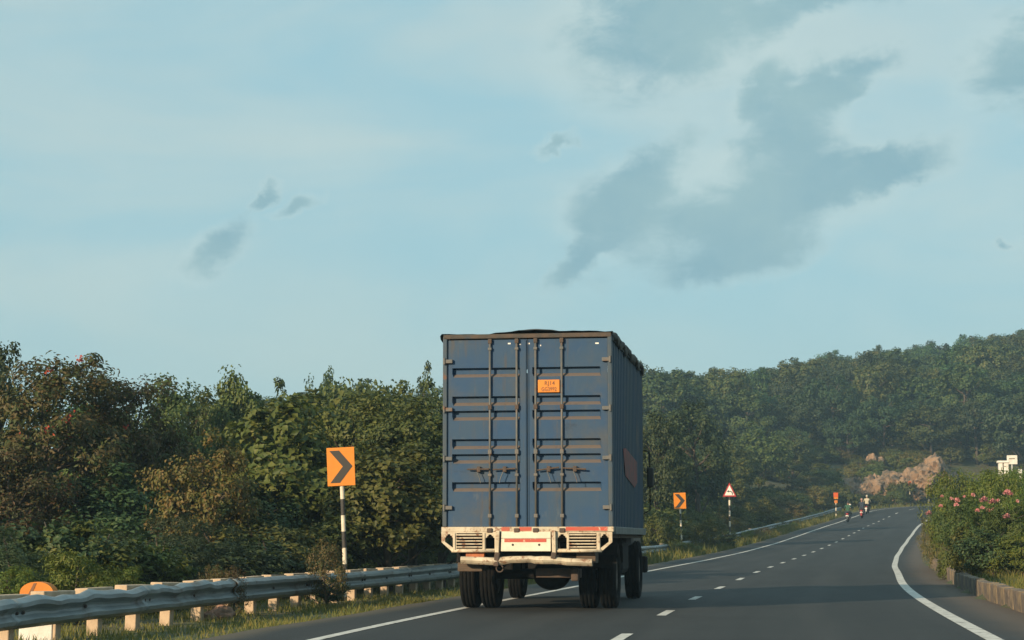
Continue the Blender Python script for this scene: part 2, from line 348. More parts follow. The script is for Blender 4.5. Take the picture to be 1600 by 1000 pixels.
def terrain(x, y):
    x = np.atleast_1d(np.asarray(x, float)); y = np.atleast_1d(np.asarray(y, float))
    s, t, zr = st(x, y)
    wav = .25 * np.sin(x * .31 + 1.3) * np.sin(y * .27) + .15 * np.sin(x * .83 + y * .51)
    d = np.abs(t); out = sm(9, 16, d)
    # left of the road: flat verge, then falls away below the barrier
    zl = zr - .05 - .9 * sm(7.8, 13, d) * (1 - sm(S_BEND - 40, S_BEND, s)) + sm(S_BEND - 25, S_BEND, s) * sm(7, 26, d) * 4.0 + out * wav
    # right of the road: raised strip behind the kerb, then a bank
    zrgt = zr + .19 + .35 * sm(5, 11, d) + sm(9, 26, d) * sm(48, 80, y) * 3.0 + out * wav
    z = np.where(t < 0, zl, zrgt)
    z = np.where((t > -4.75) & (t < 4.8), zr - .09, z)
    H = np.interp(x, [-120, -40, 0, 26, 45, 56, 100, 140], [5, 6, 6.2, 7.3, 11.0, 12.8, 20.6, 24]) + .8 * np.sin(x * .13)
    hill = np.clip((y - 205) / 150, 0, 1); hill = hill * (1.15 - .15 * hill)
    ridge = 1 - .35 * sm(365, 600, y)
    z = z + H * hill * ridge * sm(12, 34, d) + sm(60, 140, y) * sm(20, 60, -t) * 3.0
    return z
def gz(x, y): return float(terrain(x, y)[0])
def uv_xy(u, D): return (u - 800) / FPX * D, D                # plan position seen in picture column u at distance D
def v_z(v, D): return math.tan(math.atan((500 - v) / FPX) + PITCH) * D

# ------------------------------------------------------------------ ground
ys = np.concatenate([np.arange(-60, 12, 4), np.arange(12, 70, .6), np.arange(70, 225, 1.2), np.arange(225, 400, 5), np.arange(400, 900, 50), np.arange(900, 1701, 200)])
xs = np.concatenate([np.arange(-1200, -300, 300), np.arange(-300, -40, 12), np.arange(-40, -12, 2), np.arange(-12, 30, .6), np.arange(30, 75, 1.2), np.arange(75, 160, 5), np.arange(160, 320, 20), np.arange(320, 1301, 320)])
GX, GY = np.meshgrid(xs, ys); gzv = terrain(GX.ravel(), GY.ravel())
V = np.stack([GX.ravel(), GY.ravel(), gzv], 1); nx = len(xs)
ii = (np.arange(len(ys) - 1)[:, None] * nx + np.arange(nx - 1)[None]).ravel()
gm = bpy.data.materials.new('ground_soil'); gm.use_nodes = True; t = gm.node_tree; p = t.nodes['Principled BSDF']
tc = nd(t, 'ShaderNodeTexCoord'); n1 = noise(t, tc.outputs['Object'], .5, 6, .6); n2 = noise(t, tc.outputs['Object'], 5, 6, .65)
c = mixc(t, maprange(t, n1.outputs[0], .38, .62), (.065, .062, .025, 1), (.05, .07, .022, 1))
c = mixc(t, maprange(t, n2.outputs[0], .50, .70), c, (.15, .11, .065, 1)); t.links.new(c, p.inputs['Base Color']); p.inputs['Roughness'].default_value = .95
bp = nd(t, 'ShaderNodeBump'); bp.inputs['Strength'].default_value = .6; bp.inputs['Distance'].default_value = .05; t.links.new(n2.outputs[0], bp.inputs['Height']); t.links.new(bp.outputs[0], p.inputs['Normal'])
tag(link('ground', np_mesh('ground', V, np.stack([ii, ii + 1, ii + nx + 1, ii + nx], 1), [gm], True)), kind='structure')

# ------------------------------------------------------------------ road
def strip(name, s0, s1, cols, ds, h, m, kind='structure', parent=None, uv=True, edge=None):
    ss = np.arange(s0, s1 + 1e-6, ds); V = []; UV = []
    for s in ss:
        for t_ in cols:
            e = edge(s, t_) if edge else 0.
            hh = -.25 if t_ in (-99, 99) else h
            V.append(at(s, t_ + e, hh)); UV.append((s, t_))
    k = len(cols); a = (np.arange(len(ss) - 1)[:, None] * k + np.arange(k - 1)[None]).ravel()
    F = np.stack([a, a + 1, a + k + 1, a + k], 1); me = np_mesh(name, V, F, [m], True)
    l = me.uv_layers.new(name='st'); arr = np.empty(len(me.loops), np.int32); me.loops.foreach_get('vertex_index', arr)
    l.data.foreach_set('uv', np.asarray(UV, np.float32)[arr].ravel())
    o = link(name, me, parent)
    if kind: o['kind'] = kind
    return o
am = bpy.data.materials.new('asphalt'); am.use_nodes = True; t = am.node_tree; p = t.nodes['Principled BSDF']
uvn = nd(t, 'ShaderNodeUVMap', uv_map='st'); sp = nd(t, 'ShaderNodeSeparateXYZ'); t.links.new(uvn.outputs[0], sp.inputs[0])
mp = nd(t, 'ShaderNodeMapping'); mp.inputs['Scale'].default_value = (.05, .9, 1); t.links.new(uvn.outputs[0], mp.inputs[0])
nlong = noise(t, mp.outputs[0], 1.6, 5, .6); tc = nd(t, 'ShaderNodeTexCoord'); ngr = noise(t, tc.outputs['Object'], 55, 4, .7); npat = noise(t, tc.outputs['Object'], .45, 5, .6)
c = mixc(t, maprange(t, nlong.outputs[0], .35, .65), (.0155, .0185, .0205, 1), (.023, .0262, .028, 1))
c = mixc(t, mth(t, 'MULTIPLY', maprange(t, npat.outputs[0], .45, .7), .6), c, (.0125, .015, .0165, 1))
c = mixc(t, mth(t, 'MULTIPLY', maprange(t, ngr.outputs[0], .52, .72), .40), c, (.045, .047, .047, 1))
trk = mth(t, 'COSINE', mth(t, 'MULTIPLY', mth(t, 'ADD', sp.outputs[1], .05), 3.6)); trk = mth(t, 'MULTIPLY', maprange(t, mth(t, 'ADD', trk, mth(t, 'MULTIPLY', mth(t, 'SUBTRACT', nlong.outputs[0], .5), 2.5)), .2, 1.4), .65)
c = mixc(t, trk, c, (.031, .033, .034, 1))
vo = nd(t, 'ShaderNodeTexVoronoi', feature='DISTANCE_TO_EDGE'); vo.inputs['Scale'].default_value = .28; nw = noise(t, tc.outputs['Object'], 1.5, 5, .6); vadd = nd(t, 'ShaderNodeVectorMath', operation='ADD'); t.links.new(tc.outputs['Object'], vadd.inputs[0]); t.links.new(nw.outputs[1], vadd.inputs[1]); t.links.new(vadd.outputs[0], vo.inputs['Vector'])
c = mixc(t, mth(t, 'MULTIPLY', mth(t, 'MULTIPLY', maprange(t, vo.outputs[0], .008, .002), maprange(t, npat.outputs[0], .42, .55)), .7), c, (.010, .010, .011, 1))
edge_d = maprange(t, mth(t, 'ADD', sp.outputs[1], mth(t, 'MULTIPLY', npat.outputs[0], .5)), 3.85, 4.55)
edge_l = maprange(t, mth(t, 'SUBTRACT', mth(t, 'MULTIPLY', npat.outputs[0], .6), sp.outputs[1]), 4.5, 5.0)
c = mixc(t, mth(t, 'MULTIPLY', edge_d, .75), c, (.11, .08, .058, 1)); c = mixc(t, mth(t, 'MULTIPLY', edge_l, .7), c, (.12, .095, .06, 1))
t.links.new(c, p.inputs['Base Color']); p.inputs['Roughness'].default_value = .8; p.inputs['Specular IOR Level'].default_value = .35
bp = nd(t, 'ShaderNodeBump'); bp.inputs['Strength'].default_value = .45; bp.inputs['Distance'].default_value = .01; t.links.new(ngr.outputs[0], bp.inputs['Height']); t.links.new(bp.outputs[0], p.inputs['Normal'])
rng = np.random.default_rng(5)
wob = np.convolve(rng.normal(0, 1, len(S)), np.ones(7) / 7, 'same') * .10
eL = lambda s, t_: float(np.interp(s, S, wob)) if t_ < -4.5 else 0.
strip('road', 2, S[-1] - 6, [-4.72, -4.7, -3.5, -2.3, -1.2, 0, 1.2, 2.4, 3.5, 4.0, 4.57], .5, 0., am, edge=eL)
lm = mat('worn_road_paint', (.58, .57, .53), (.42, .41, .38), 5, .75, c3=(.06, .06, .058), s3=6, t3=(.54, .70), bump=.1)
wl = lambda s, t_: .012 * math.sin(s * .35)
strip('edge_line', 2, S[-1] - 6, [-3.57, -3.43], .5, .006, lm, edge=wl)
strip('edge_line', 2, S[-1] - 6, [3.41, 3.59], .5, .006, lm, edge=wl)
y = 20.4
for k in range(27):
    s0 = s_of_y(y + 6.75 * k)
    strip('lane_dash', s0 - .95, s0 + .95, [-.42, -.29], .475, .006, lm)

# ------------------------------------------------------------------ kerb on the right
kr = random.Random(4)
kerb = empty('kerb', at(s_of_y(30), 4.4)); tag(kerb, kind='structure')
s = s_of_y(15)
k = 0
while s < s_of_y(62):
    ln = .62; mb = MB(); A, B = at(s + .012, 4.58), at(s + ln - .012, 4.58); d = (B - A); ang = math.atan2(d.y, d.x)
    hh = .30 + kr.uniform(-.015, .015); bm_ = mb.box(0, d.length, -.17, 0, -.12, hh, .018)
    o = mb.build('kerb_stone', M['kerb_a'] if (k % 2 == 0) else M['kerb_b'], None)
    o.parent = kerb; o.location = A - kerb.location; o.rotation_euler = (kr.uniform(-.05, .02), kr.uniform(-.012, .012), ang + kr.uniform(-.02, .02))
    s += ln; k += 1

# ------------------------------------------------------------------ steel guardrail and concrete posts on the left
GT = -6.3                                                     # offset of the barrier
prof = [(-.005, .0), (.015, .006), (.075, .045), (.082, .085), (.02, .13), (.012, .155), (.02, .18), (.082, .225), (.075, .265), (.015, .304), (-.005, .31)]
rail_root = empty('guardrail', at(s_of_y(20), GT)); tag(rail_root, 'long galvanised corrugated steel crash barrier running along the left verge', 'guardrail')
gr = random.Random(11)
mb = MB(); mb.tube([(-.01, 0, 0), (.022, 0, 0)], [.022, .016], 8); bolt_me = mb.mesh('bolt', M['rusty'])
def rail_section(s0, s1, dent=0.):
    mb = MB(); ss = np.linspace(s0, s1, int((s1 - s0) / .16) + 2); P = []
    for s in ss:
        dz = dent * (.016 * math.sin(s * 3.4) + .012 * math.sin(s * 7.9 + 1)) + .012 * math.sin(s * .4)
        do = dent * (.03 * math.sin(s * 2.3 + 2) + .02 * math.sin(s * 6.1))
        row = []
        for (o_, h_) in prof:
            f = h_ / .31
            row.append(at(s, GT + o_ + do * f, .155 + h_ * 1.02 + dz * f) - rail_root.location)
        P.append(row)
    mb.grid(P); o = mb.build('rail_section', M['galv'], rail_root, True); o.data.set_sharp_from_angle(angle=R(22))
    for sb in (s0 + .12, s0 + .28, s0 + 2.0):
        A = at(sb, GT + .018, .155 + .155 * 1.02) - rail_root.location; nb = at(sb, GT + .05, .155 + .155 * 1.02) - rail_root.location; link('bolt', bolt_me, o, A, (0, 0, math.atan2(nb.y - A.y, nb.x - A.x)))
    md = o.modifiers.new('thick', 'SOLIDIFY'); md.thickness = .005; md.offset = 0
s = s_of_y(11); k = 0
while s < s_of_y(183):
    rail_section(s, s + 3.81, 1.0 if s < s_of_y(22.5) else .12); s += 3.80; k += 1
mbp = MB(); mbp.box(-.075, .075, -.07, .07, -.3, .40, .012); post_me = mbp.mesh('post', M['concrete'])
mbp = MB(); mbp.box(-.43, .43, -.08, .08, .402, .495, .012); cap_me = mbp.mesh('cap', M['concrete'])
s = s_of_y(17.56) ; k = 0
while s < s_of_y(60):
    P = at(s, GT - .16); Q = at(s + .3, GT - .16); ang = math.atan2(Q.y - P.y, Q.x - P.x)
    zt = gz(P.x, P.y)
    r = empty('concrete_post', (P.x, P.y, P.z - .0), ang + gr.uniform(-.03, .03)); r.rotation_euler[0] = gr.uniform(-.03, .03); r.rotation_euler[1] = gr.uniform(-.015, .015)
    tag(r, 'short beige concrete post with flat cap behind the steel guardrail', 'post', 'concrete posts behind the guardrail')
    link('post', post_me, r); link('cap', cap_me, r)
    s += 1.25; k += 1
for yq in (82, 87.5, 92.5, 121):
    sq = s_of_y(yq); P = at(sq, GT - .16); r = empty('concrete_post', P, math.atan2(TG[int(sq * 2), 1], TG[int(sq * 2), 0]))
    tag(r, 'short beige concrete post with flat cap behind the steel guardrail', 'post', 'concrete posts behind the guardrail'); link('post', post_me, r); link('cap', cap_me, r)

# ------------------------------------------------------------------ truck
HEAD = R(8.2)
TP = Vector((.222, 27.8, 0)); TG0 = float(at(s_of_y(29.3), -2.2).z); TG1 = float(at(s_of_y(34.0), -2.2).z)
TPITCH = math.atan2(TG1 - TG0, 4.75); TP.z = TG0 - 1.5 * math.tan(TPITCH)
truck = empty('box_truck', TP, 0); truck.rotation_euler = (TPITCH, 0, -HEAD)
tag(truck, 'old blue box-body truck with cream rear bumper driving in the left lane', 'truck')
def TL(u, v, y=0.):                                           # measured picture point -> truck coordinates on the plane y = const
    c, s_ = math.cos(PITCH), math.sin(PITCH); a, b = (u - 800) / FPX, (500 - v) / FPX
    d = Vector((a, c - b * s_, s_ + b * c)); fw = Vector((math.sin(HEAD), math.cos(HEAD), 0)); rt = Vector((math.cos(HEAD), -math.sin(HEAD), 0))
    k = (fw.dot(Vector((TP.x, TP.y, 0))) + y) / d.dot(fw); P = d * k - Vector((TP.x, TP.y, TP.z))
    return P.dot(rt), P.z
def X(u, y=0.): return TL(u, 700, y)[0]
def Z(v, y=0.): return TL(822, v, y)[1]
HW = 1.235; L_BOX = 5.85; ZT = Z(524); ZB = Z(823)
# --- container side walls: shallow vertical corrugation
def side_wall(sx):
    mb = MB(); yy = []; y_ = .10
    while y_ < L_BOX - .1:
        yy += [(y_, 0.), (y_ + .10, 0.), (y_ + .14, -.035), (y_ + .24, -.035)]; y_ += .28
    yy.append((L_BOX, 0.))
    P = [[Vector((sx * (HW + off), q, z_)) for z_ in (ZB - .02, (ZB + ZT) / 2, ZT - .06)] for q, off in yy]
    mb.grid(P); return mb.build('side_wall', M['blue_shade'], truck, recalc=False)
side_r = side_wall(1); side_wall(-1)
mb = MB(); mb.box(-HW + .04, HW - .04, L_BOX - .06, L_BOX, ZB, ZT - .05); mb.build('front_wall', M['blue_shade'], truck)
mb = MB(); mb.box(-HW + .04, HW - .04, .06, L_BOX - .07, ZB - .16, ZB - .03); mb.build('cargo_floor', M['wood'], truck)
# side rails
for sx in (-1, 1):
    mb = MB(); mb.box(sx * (HW + .012) - .03, sx * (HW + .012) + .03, .085, L_BOX, ZB - .11, ZB + .0, .01); mb.build('side_rail', mat('side_rail_paint', (.16, .17, .16), (.10, .11, .11), 5, .6), truck)
    mb = MB(); mb.box(sx * (HW - .01) - .03, sx * (HW - .01) + .03, .085, L_BOX, ZT - .09, ZT - .0, .012); mb.build('top_rail', M['frame'], truck)
# roof with sagging tarpaulin, ragged hem on the sides
mb = MB(); rr = random.Random(3); P = []
nyR, nxR = 46, 22
for j in range(nyR + 1):
    q = -.02 + (L_BOX + .04) * j / nyR; row = []
    for i in range(nxR + 1):
        x_ = -HW - .02 + (2 * HW + .04) * i / nxR; f = 1 - abs(x_ / HW) ** 3
        h = .03 + .035 * f * max(0, 1 - ((x_ - .0) / .55) ** 2) + .02 * math.sin(q * 2.1 + x_) * f + rr.uniform(-.004, .012) + .03 * max(0, math.sin(q * 4.3 + x_ * 3)) * (1 if j > 1 else .15)
        row.append(Vector((x_, q, ZT + h)))
    hemR, hemL = .03 + abs(.07 * math.sin(q * 3.7) + .05 * math.sin(q * 9.1 + 1)) , .05 + abs(.05 * math.sin(q * 4.1))
    if j <= 1: hemR = .02
    lump = .035 + .03 * max(0, math.sin(q * 5.2)) if j > 1 else .012
    row = [Vector((-HW - .035, q, ZT - hemL)), Vector((-HW - .045, q, ZT + .0))] + row + [Vector((HW + lump, q, ZT + .01)), Vector((HW + lump + .005, q, ZT - hemR)), Vector((HW + .025, q, ZT - hemR - .01))]
    P.append(row)
mb.grid(P); tarp = mb.build('roof_tarpaulin', M['tarp'], truck, True)
for k in range(9):
    mb = MB(); q = .5 + k * .62; w_ = rr.uniform(.10, .24)
    bmesh.ops.create_icosphere(mb.bm, subdivisions=2, radius=1.0, matrix=Matrix.Translation((HW + .0, q, ZT + rr.uniform(-.03, .03))) @ Matrix.Diagonal((.05, w_, rr.uniform(.03, .055), 1)))
    mb.build('tarpaulin_fold', M['tarp'], tarp, True)
# --- rear frame
mb = MB()
mb.box(-HW - .005, -HW + .06, -.01, .09, ZB, ZT, .012); mb.box(HW - .06, HW + .005, -.01, .09, ZB, ZT, .012)
mb.build('rear_frame', M['frame'], truck)
mb = MB(); mb.box(-HW + .002, HW - .002, -.016, .088, ZT - .045, ZT + .022, .012); mb.build('header_rail', M['header'], truck)
# --- doors with pressed horizontal channels
grooves = [(574, 589.5), (618.5, 634), (641, 657), (685.5, 702), (709, 724.5), (753, 768.5)]
def door(sx):
    xin, xout = (X(823.5), -HW + .063) if sx < 0 else (X(824.5), HW - .063)
    g0, g1 = (X(706.5), X(813)) if sx < 0 else (X(832), X(939.5))
    za, zb = ZB + .002, ZT - .06
    rows = [(zb, 0.)]
    for (a, b) in grooves:
        zt_, zb_ = Z(a), Z(b); rows += [(zt_, 0.), (zt_ - .014, .068), (zb_ + .058, .068), (zb_ + .008, .0), (zb_, 0.)]
    rows.append((za, 0.))
    xa, xb = min(xin, xout), max(xin, xout)
    colsx = [(xa, 0.), (g0, 0.), (g0 + .02, 1.), (g1 - .02, 1.), (g1, 0.), (xb, 0.)]
    mb = MB(); mb.grid([[Vector((x_, .02 + dp * ins, z_)) for x_, ins in colsx] for z_, dp in rows])
    bmesh.ops.recalc_face_normals(mb.bm, faces=mb.bm.faces)
    if sum(f.normal.y for f in mb.bm.faces) > 0: bmesh.ops.reverse_faces(mb.bm, faces=mb.bm.faces)
    d = mb.build('door', M['blue'], truck, recalc=False)
    # rubber-sealed inner edge and outer edge strips
    mb = MB(); e = xin; mb.box(*sorted((e + sx * .006, e + sx * .02)), .014, .0195, za + .01, zb - .01, .006); mb.build('edge_strip', M['blue'], d)
    for u in ((766, 808) if sx < 0 else (837.5, 878.5)):
        x_ = X(u); mb = MB(); mb.tube([(x_, -.008, ZB - .055), (x_, -.008, ZT - .07)], .017, 10); bar = mb.build('locking_bar', M['bar'], d, True)
    brk = MB()
    for u in ((766, 808) if sx < 0 else (837.5, 878.5)):
        x_ = X(u)
        for v, hh in ((533, .05), (545, .03), (636, .05), (706, .05), (742, .03), (806, .04)):
            z_ = Z(v); mb = MB(); mb.box(x_ - .028, x_ + .028, -.03, .019, z_ - hh * .7, z_ + hh * .7, .008); mb.build('bar_bracket', M['rusty'] if v in (533, 636) else M['bar'], d)
        mb = MB(); mb.box(x_ - .04, x_ + .04, -.055, .0, ZB - .085, ZB - .02, .012); mb.build('bar_keeper', M['rusty'], d)
    for v in (563.5, 639, 716, 793):
        z_ = Z(v); xo = -HW + .01 if sx < 0 else HW - .01
        mb = MB(); mb.box(*sorted((xo, xo - sx * .13)), -.03, .019, z_ - .028, z_ + .028, .006); mb.tube([(xo - sx * .012, -.03, z_ - .045), (xo - sx * .012, -.03, z_ + .045)], .017, 8)
        mb.build('hinge', M['bar'], d)
    for (u0, u1, tilt) in (((731, 765, .0), (771, 806, .006)) if sx < 0 else ((840, 874, .02), (880, 916, -.01))):
        za_ = Z(733); mb = MB()
        mb.tube([(X(u0), -.04, za_ - tilt), (X(u1), -.042, za_ + tilt)], [.011, .014], 8)
        um = (u0 + u1) / 2 + 1; mb.box(X(um) - .028, X(um) + .028, -.055, .018, za_ - .045, za_ + .04, .012)
        mb.build('door_handle', M['rusty'], d)
        mb = MB(); pts = [(X(um) - .02 + .10 * math.sin(a * 1.25) * (1 if u0 in (840,) else -1 if u0 == 771 else 1) * .55, -.07, za_ - .04 - .16 * a) for a in np.linspace(0, 1, 8)]
        mb.tube(pts, .006, 5); mb.build('tie_wire', M['bar'], d)
    return d
door(-1); dR = door(1)
# number plate painted on the right hand door
plate = MB(); px0, px1, pz0, pz1 = X(841.2), X(875.3), Z(614), Z(594); plate.box(px0, px1, -.018, .017, pz0, pz1, .008); plate = plate.build('number_plate', M['orange_plate'], truck)
text_mesh('lettering', 'RJ14', .084, M['ink'], plate, ((px0 + px1) / 2 + .012, -.0195, (pz0 + pz1) / 2 + .014), .92)
text_mesh('lettering', 'GG3992', .080, M['ink'], plate, ((px0 + px1) / 2 + .004, -.0195, (pz0 + pz1) / 2 - .072), .76)
# chipped white spots of old paint on the door heads
for (u, v, w_) in ((796, 537, .04), (826.5, 537, .03), (933, 536.5, .05), (813, 538, .02), (845, 540, .015)):
    x_, z_ = TL(u, v); mb = MB(); mb.box(x_ - w_ / 2, x_ + w_ / 2, .0155, .0185, z_ - .01, z_ + .01); mb.build('paint_chip', M['sign_white'], truck)
# red painted emblem on the right hand side wall (a slanted arrow block)
mb = MB(); ex = HW + .006
em = [(1.75, 2.42), (2.2, 2.45), (4.40, 2.32), (4.40, 1.98), (3.9, 1.88), (2.1, 2.02)]
em = [(y_, z_ - .02) for y_, z_ in em]
f = [mb.bm.verts.new((ex, a, b)) for a, b in em]; g = [mb.bm.verts.new((ex + .003, a, b)) for a, b in em]
mb.bm.faces.new(f); mb.bm.faces.new(g)
for i in range(len(em)): mb.bm.faces.new((f[i], f[(i + 1) % len(em)], g[(i + 1) % len(em)], g[i]))
mb.build('side_emblem', M['sidered'], truck)
# --- cream sill, lamp panels, centre panel, bumper
mb = MB(); mb.box(-HW - .012, HW + .012, -.03, .10, Z(831), ZB - .001, .006); sill = mb.build('rear_sill', M['cream'], truck)
for (u0, u1) in ((784, 797), (812, 831), (884, 949)):
    mb = MB(); mb.box(X(u0), X(u1), -.034, -.029, Z(829.5), Z(823.5)); mb.build('red_band', M['red'], sill)
def ornate(u0, u1, v0, v1, cut=None):                          # opening with a scalloped head
    w_ = u1 - u0; um = (u0 + u1) / 2
    pts = [(u0, v1), (u0, v0 + 5.4), (u0 + w_ * .14, v0 + 5), (u0 + w_ * .16, v0 + 2.9), (u0 + w_ * .30, v0 + 2.5), (u0 + w_ * .33, v0 + .4), (um, v0),
           (u1 - w_ * .33, v0 + .4), (u1 - w_ * .30, v0 + 2.5), (u1 - w_ * .16, v0 + 2.9), (u1 - w_ * .14, v0 + 5), (u1, v0 + 5.4), (u1, v1)]
    if cut == 'l': pts[0] = (u0 + w_ * .95, v1 + .0); pts[1:1] = [(u0, v0 + 12.)]
    if cut == 'r': pts[-1] = (u1 - w_ * .95, v1); pts[-1:-1] = [(u1, v0 + 12.)]
    return [TL(*q) for q in pts]
yl = -.035
for side in ('l', 'r'):
    if side == 'l':
        outer = [(690.5, 831.2), (690.5, 847), (707, 862), (778, 862), (778, 831.2)]
        holes = [ornate(696, 708.5, 834.5, 855.5, 'l'), ornate(759.5, 773.5, 835, 857.5)]; grl = (714, 754.5)
    else:
        outer = [(869, 831.2), (869, 862), (940, 862), (957, 847), (957, 831.2)]
        holes = [ornate(871.5, 886, 834.5, 857.5), ornate(938.5, 951.5, 834.5, 856, 'r')]; grl = (890, 932.5)
    gb = [TL(grl[0], 833.2), TL(grl[0], 857.6), TL(grl[1], 857.6), TL(grl[1], 833.2)]
    pan = flat_shape('lamp_panel', [[TL(*q) for q in outer]] + holes + [gb], .035, M['cream'], truck); pan.location = (0, yl, 0)
    for k in range(5):
        v = 835.7 + k * 4.75; mb = MB(); mb.box(gb[0][0] - .004, gb[2][0] + .004, .012 - .02, .030, Z(v + 1.05), Z(v - 1.05), .006, Matrix.Identity(4)); mb.build('slat', M['cream'], pan)
    for u in ((711.2, 757.2) if side == 'l' else (887.7, 935.5)):
        mb = MB(); mb.box(X(u) - .016, X(u) + .016, -.014, -.001, Z(859.5), Z(832.5), .005); mb.build('upright', M['cream'], pan)
    mb = MB(); ua, ub = (707, 777) if side == 'l' else (869, 940); mb.tube([(X(ua), -.0, Z(861)), (X(ub), -.0, Z(861))], .020, 8); mb.build('lower_rim', M['cream'], pan, True)
cp = MB(); cp.box(X(783.5), X(861), -.045, -.005, Z(861.5), Z(830.8), .008); cp = cp.build('centre_panel', mat('centre_panel_paint', (.70, .66, .54), (.62, .57, .46), 5, .5, c3=(.28, .13, .06), s3=8, t3=(.64, .74)), truck)
mb = MB(); mb.box(X(789), X(854), -.050, -.0455, Z(847), Z(841.8)); mb.build('red_band', M['red'], cp)
for u in (802, 843.2):
    mb = MB(); x_, z_ = TL(u, 851.2); mb.tube([(x_, -.049, z_), (x_, -.0455, z_)], .017, 12); mb.build('bolt_hole', M['mirror'], cp)
mb = MB(); mb.box(X(783.5), X(861), -.050, -.0455, Z(841.3), Z(840.9)); mb.build('seam', M['rusty'], cp)
for u, tl in ((778.5, .05), (866, -.02)):
    mb = MB(); x_ = X(u); mb.box(x_ - .028, x_ + .028, -.085, -.037, Z(864), Z(829), .008, Matrix.Translation((x_, 0, Z(846))) @ Matrix.Rotation(tl, 4, 'Y') @ Matrix.Translation((-x_, 0, -Z(846)))); mb.build('panel_strut', M['cream'], truck)
    mb = MB(); mb.box(x_ - .04, x_ + .035, -.12, -.05, Z(885 if u < 800 else 873), Z(863), .014, Matrix.Translation((x_, 0, Z(870))) @ Matrix.Rotation(.12, 4, 'Y') @ Matrix.Translation((-x_, 0, -Z(870)))); mb.build('bumper_bracket', M['rusty'], truck)
# dented bumper beam
mb = MB(); P = []
ctr = [(722, 869.5, 880.5), (740, 869.8, 881.5), (760, 870.5, 882.3), (775, 871.5, 883), (788, 869.8, 882), (800, 869, 879.5), (815, 868.8, 879.3), (830, 868.5, 878.8), (836, 869.5, 880.5), (850, 868.8, 881.2), (865, 869.5, 881), (878, 871.5, 882), (886, 872, 883.2), (905, 872.8, 883.8), (925, 873.8, 884.5)]
for i, (u, va, vb) in enumerate(ctr):
    x_ = X(u); za_, zb_ = Z(va), Z(vb); dy = .015 * math.sin(i * 1.9); r_ = .022
    sec = [(0, za_), (r_ * .5, za_ - r_ * .3)]
    loop = [(-.10 + dy, zb_ + r_), (-.12 + dy + .0, (za_ + zb_) / 2), (-.10 + dy, za_ - r_ * .6), (-.075 + dy, za_), (.02 + dy, za_), (.04 + dy, za_ - r_), (.04 + dy, zb_ + r_), (.02 + dy, zb_), (-.075 + dy, zb_), (-.10 + dy, zb_ + r_)]
    P.append([Vector((x_, a, b)) for a, b in loop])
mb.grid(P); bmesh.ops.holes_fill(mb.bm, edges=mb.bm.edges); bmesh.ops.remove_doubles(mb.bm, verts=mb.bm.verts, dist=.0005)
for ring in (P[0], P[-1]):
    vv = [mb.bm.verts.new(p_) for p_ in ring[:-1]]; mb.bm.faces.new(vv)
bumper = mb.build('rear_bumper', M['cream'], truck)
# timber beams and boxes under the sill
mb = MB(); mb.box(X(719, .3), X(757, .3), .12, .5, Z(893, .3), Z(879, .3), .01); mb.build('timber_block', M['wood'], truck)
mb = MB(); mb.box(X(728), X(756.5), .02, .10, Z(874), Z(862.4), .006); mb.build('orange_board', M['orangewood'], truck)
mb = MB(); mb.box(X(901, .2), X(931, .2), .10, .5, Z(880, .2), Z(862.4, .2), .01); mb.build('timber_block', M['wood'], truck)
mb = MB(); mb.box(-1.02, .93, .12, .30, Z(872, .2), Z(860, .2), .01); mb.build('cross_member', M['darksteel'], truck)
mb = MB(); mb.box(X(838, .5), X(907, .5), .42, .62, Z(903, .5), Z(889, .5), .012); mb.build('tow_beam', M['rusty'], truck)
mb = MB(); x_ = X(901, .5); mb.box(x_ - .07, x_ + .04, .30, .44, Z(908, .5), Z(888, .5), .02); mb.build('tow_bracket', M['rusty'], truck)
mb = MB(); mb.tube([(X(782) + .05 * math.cos(a), -.06, Z(886) - .02 + .05 * math.sin(a)) for a in np.linspace(.3, 6.2, 12)], .010, 6); mb.build('shackle', M['rusty'], truck)
# chassis
for x_ in (-.42, .42):
    mb = MB(); mb.box(x_ - .04, x_ + .04, .10, 7.6, .72, .98, .01); mb.build('chassis_rail', M['darksteel'], truck)
AX = (1.5, 6.25)
mb = MB(); mb.tube([(-.86, AX[0], .50), (.86, AX[0], .50)], .075, 12); bmesh.ops.create_uvsphere(mb.bm, u_segments=20, v_segments=14, radius=.25, matrix=Matrix.Translation((.17, AX[0], .50)) @ Matrix.Diagonal((1.15, 1, .95, 1)))
mb.build('rear_axle', M['darksteel'], truck, True)
mb = MB(); mb.tube([(-.95, AX[1], .46), (.95, AX[1], .46)], .055, 10); mb.build('front_axle', M['darksteel'], truck, True)
mb = MB(); mb.tube([(.15, 1.6, .52), (.0, 6.0, .75)], .05, 10); mb.build('drive_shaft', M['darksteel'], truck, True)
for sx in (-1, 1):
    mb = MB(); mb.box(sx * .68 - .035, sx * .68 + .035, .65, 2.35, .60, .74, .02); mb.build('leaf_spring', M['darksteel'], truck)
mb = MB(); mb.box(.62, 1.12, 2.9, 4.1, .48, .98, .08); mb.build('fuel_tank', M['darksteel'], truck)
mb = MB(); mb.box(-1.12, -.62, 2.9, 3.8, .48, .98, .05); mb.build('tool_box', M['darksteel'], truck)
TR, TW = .50, .255
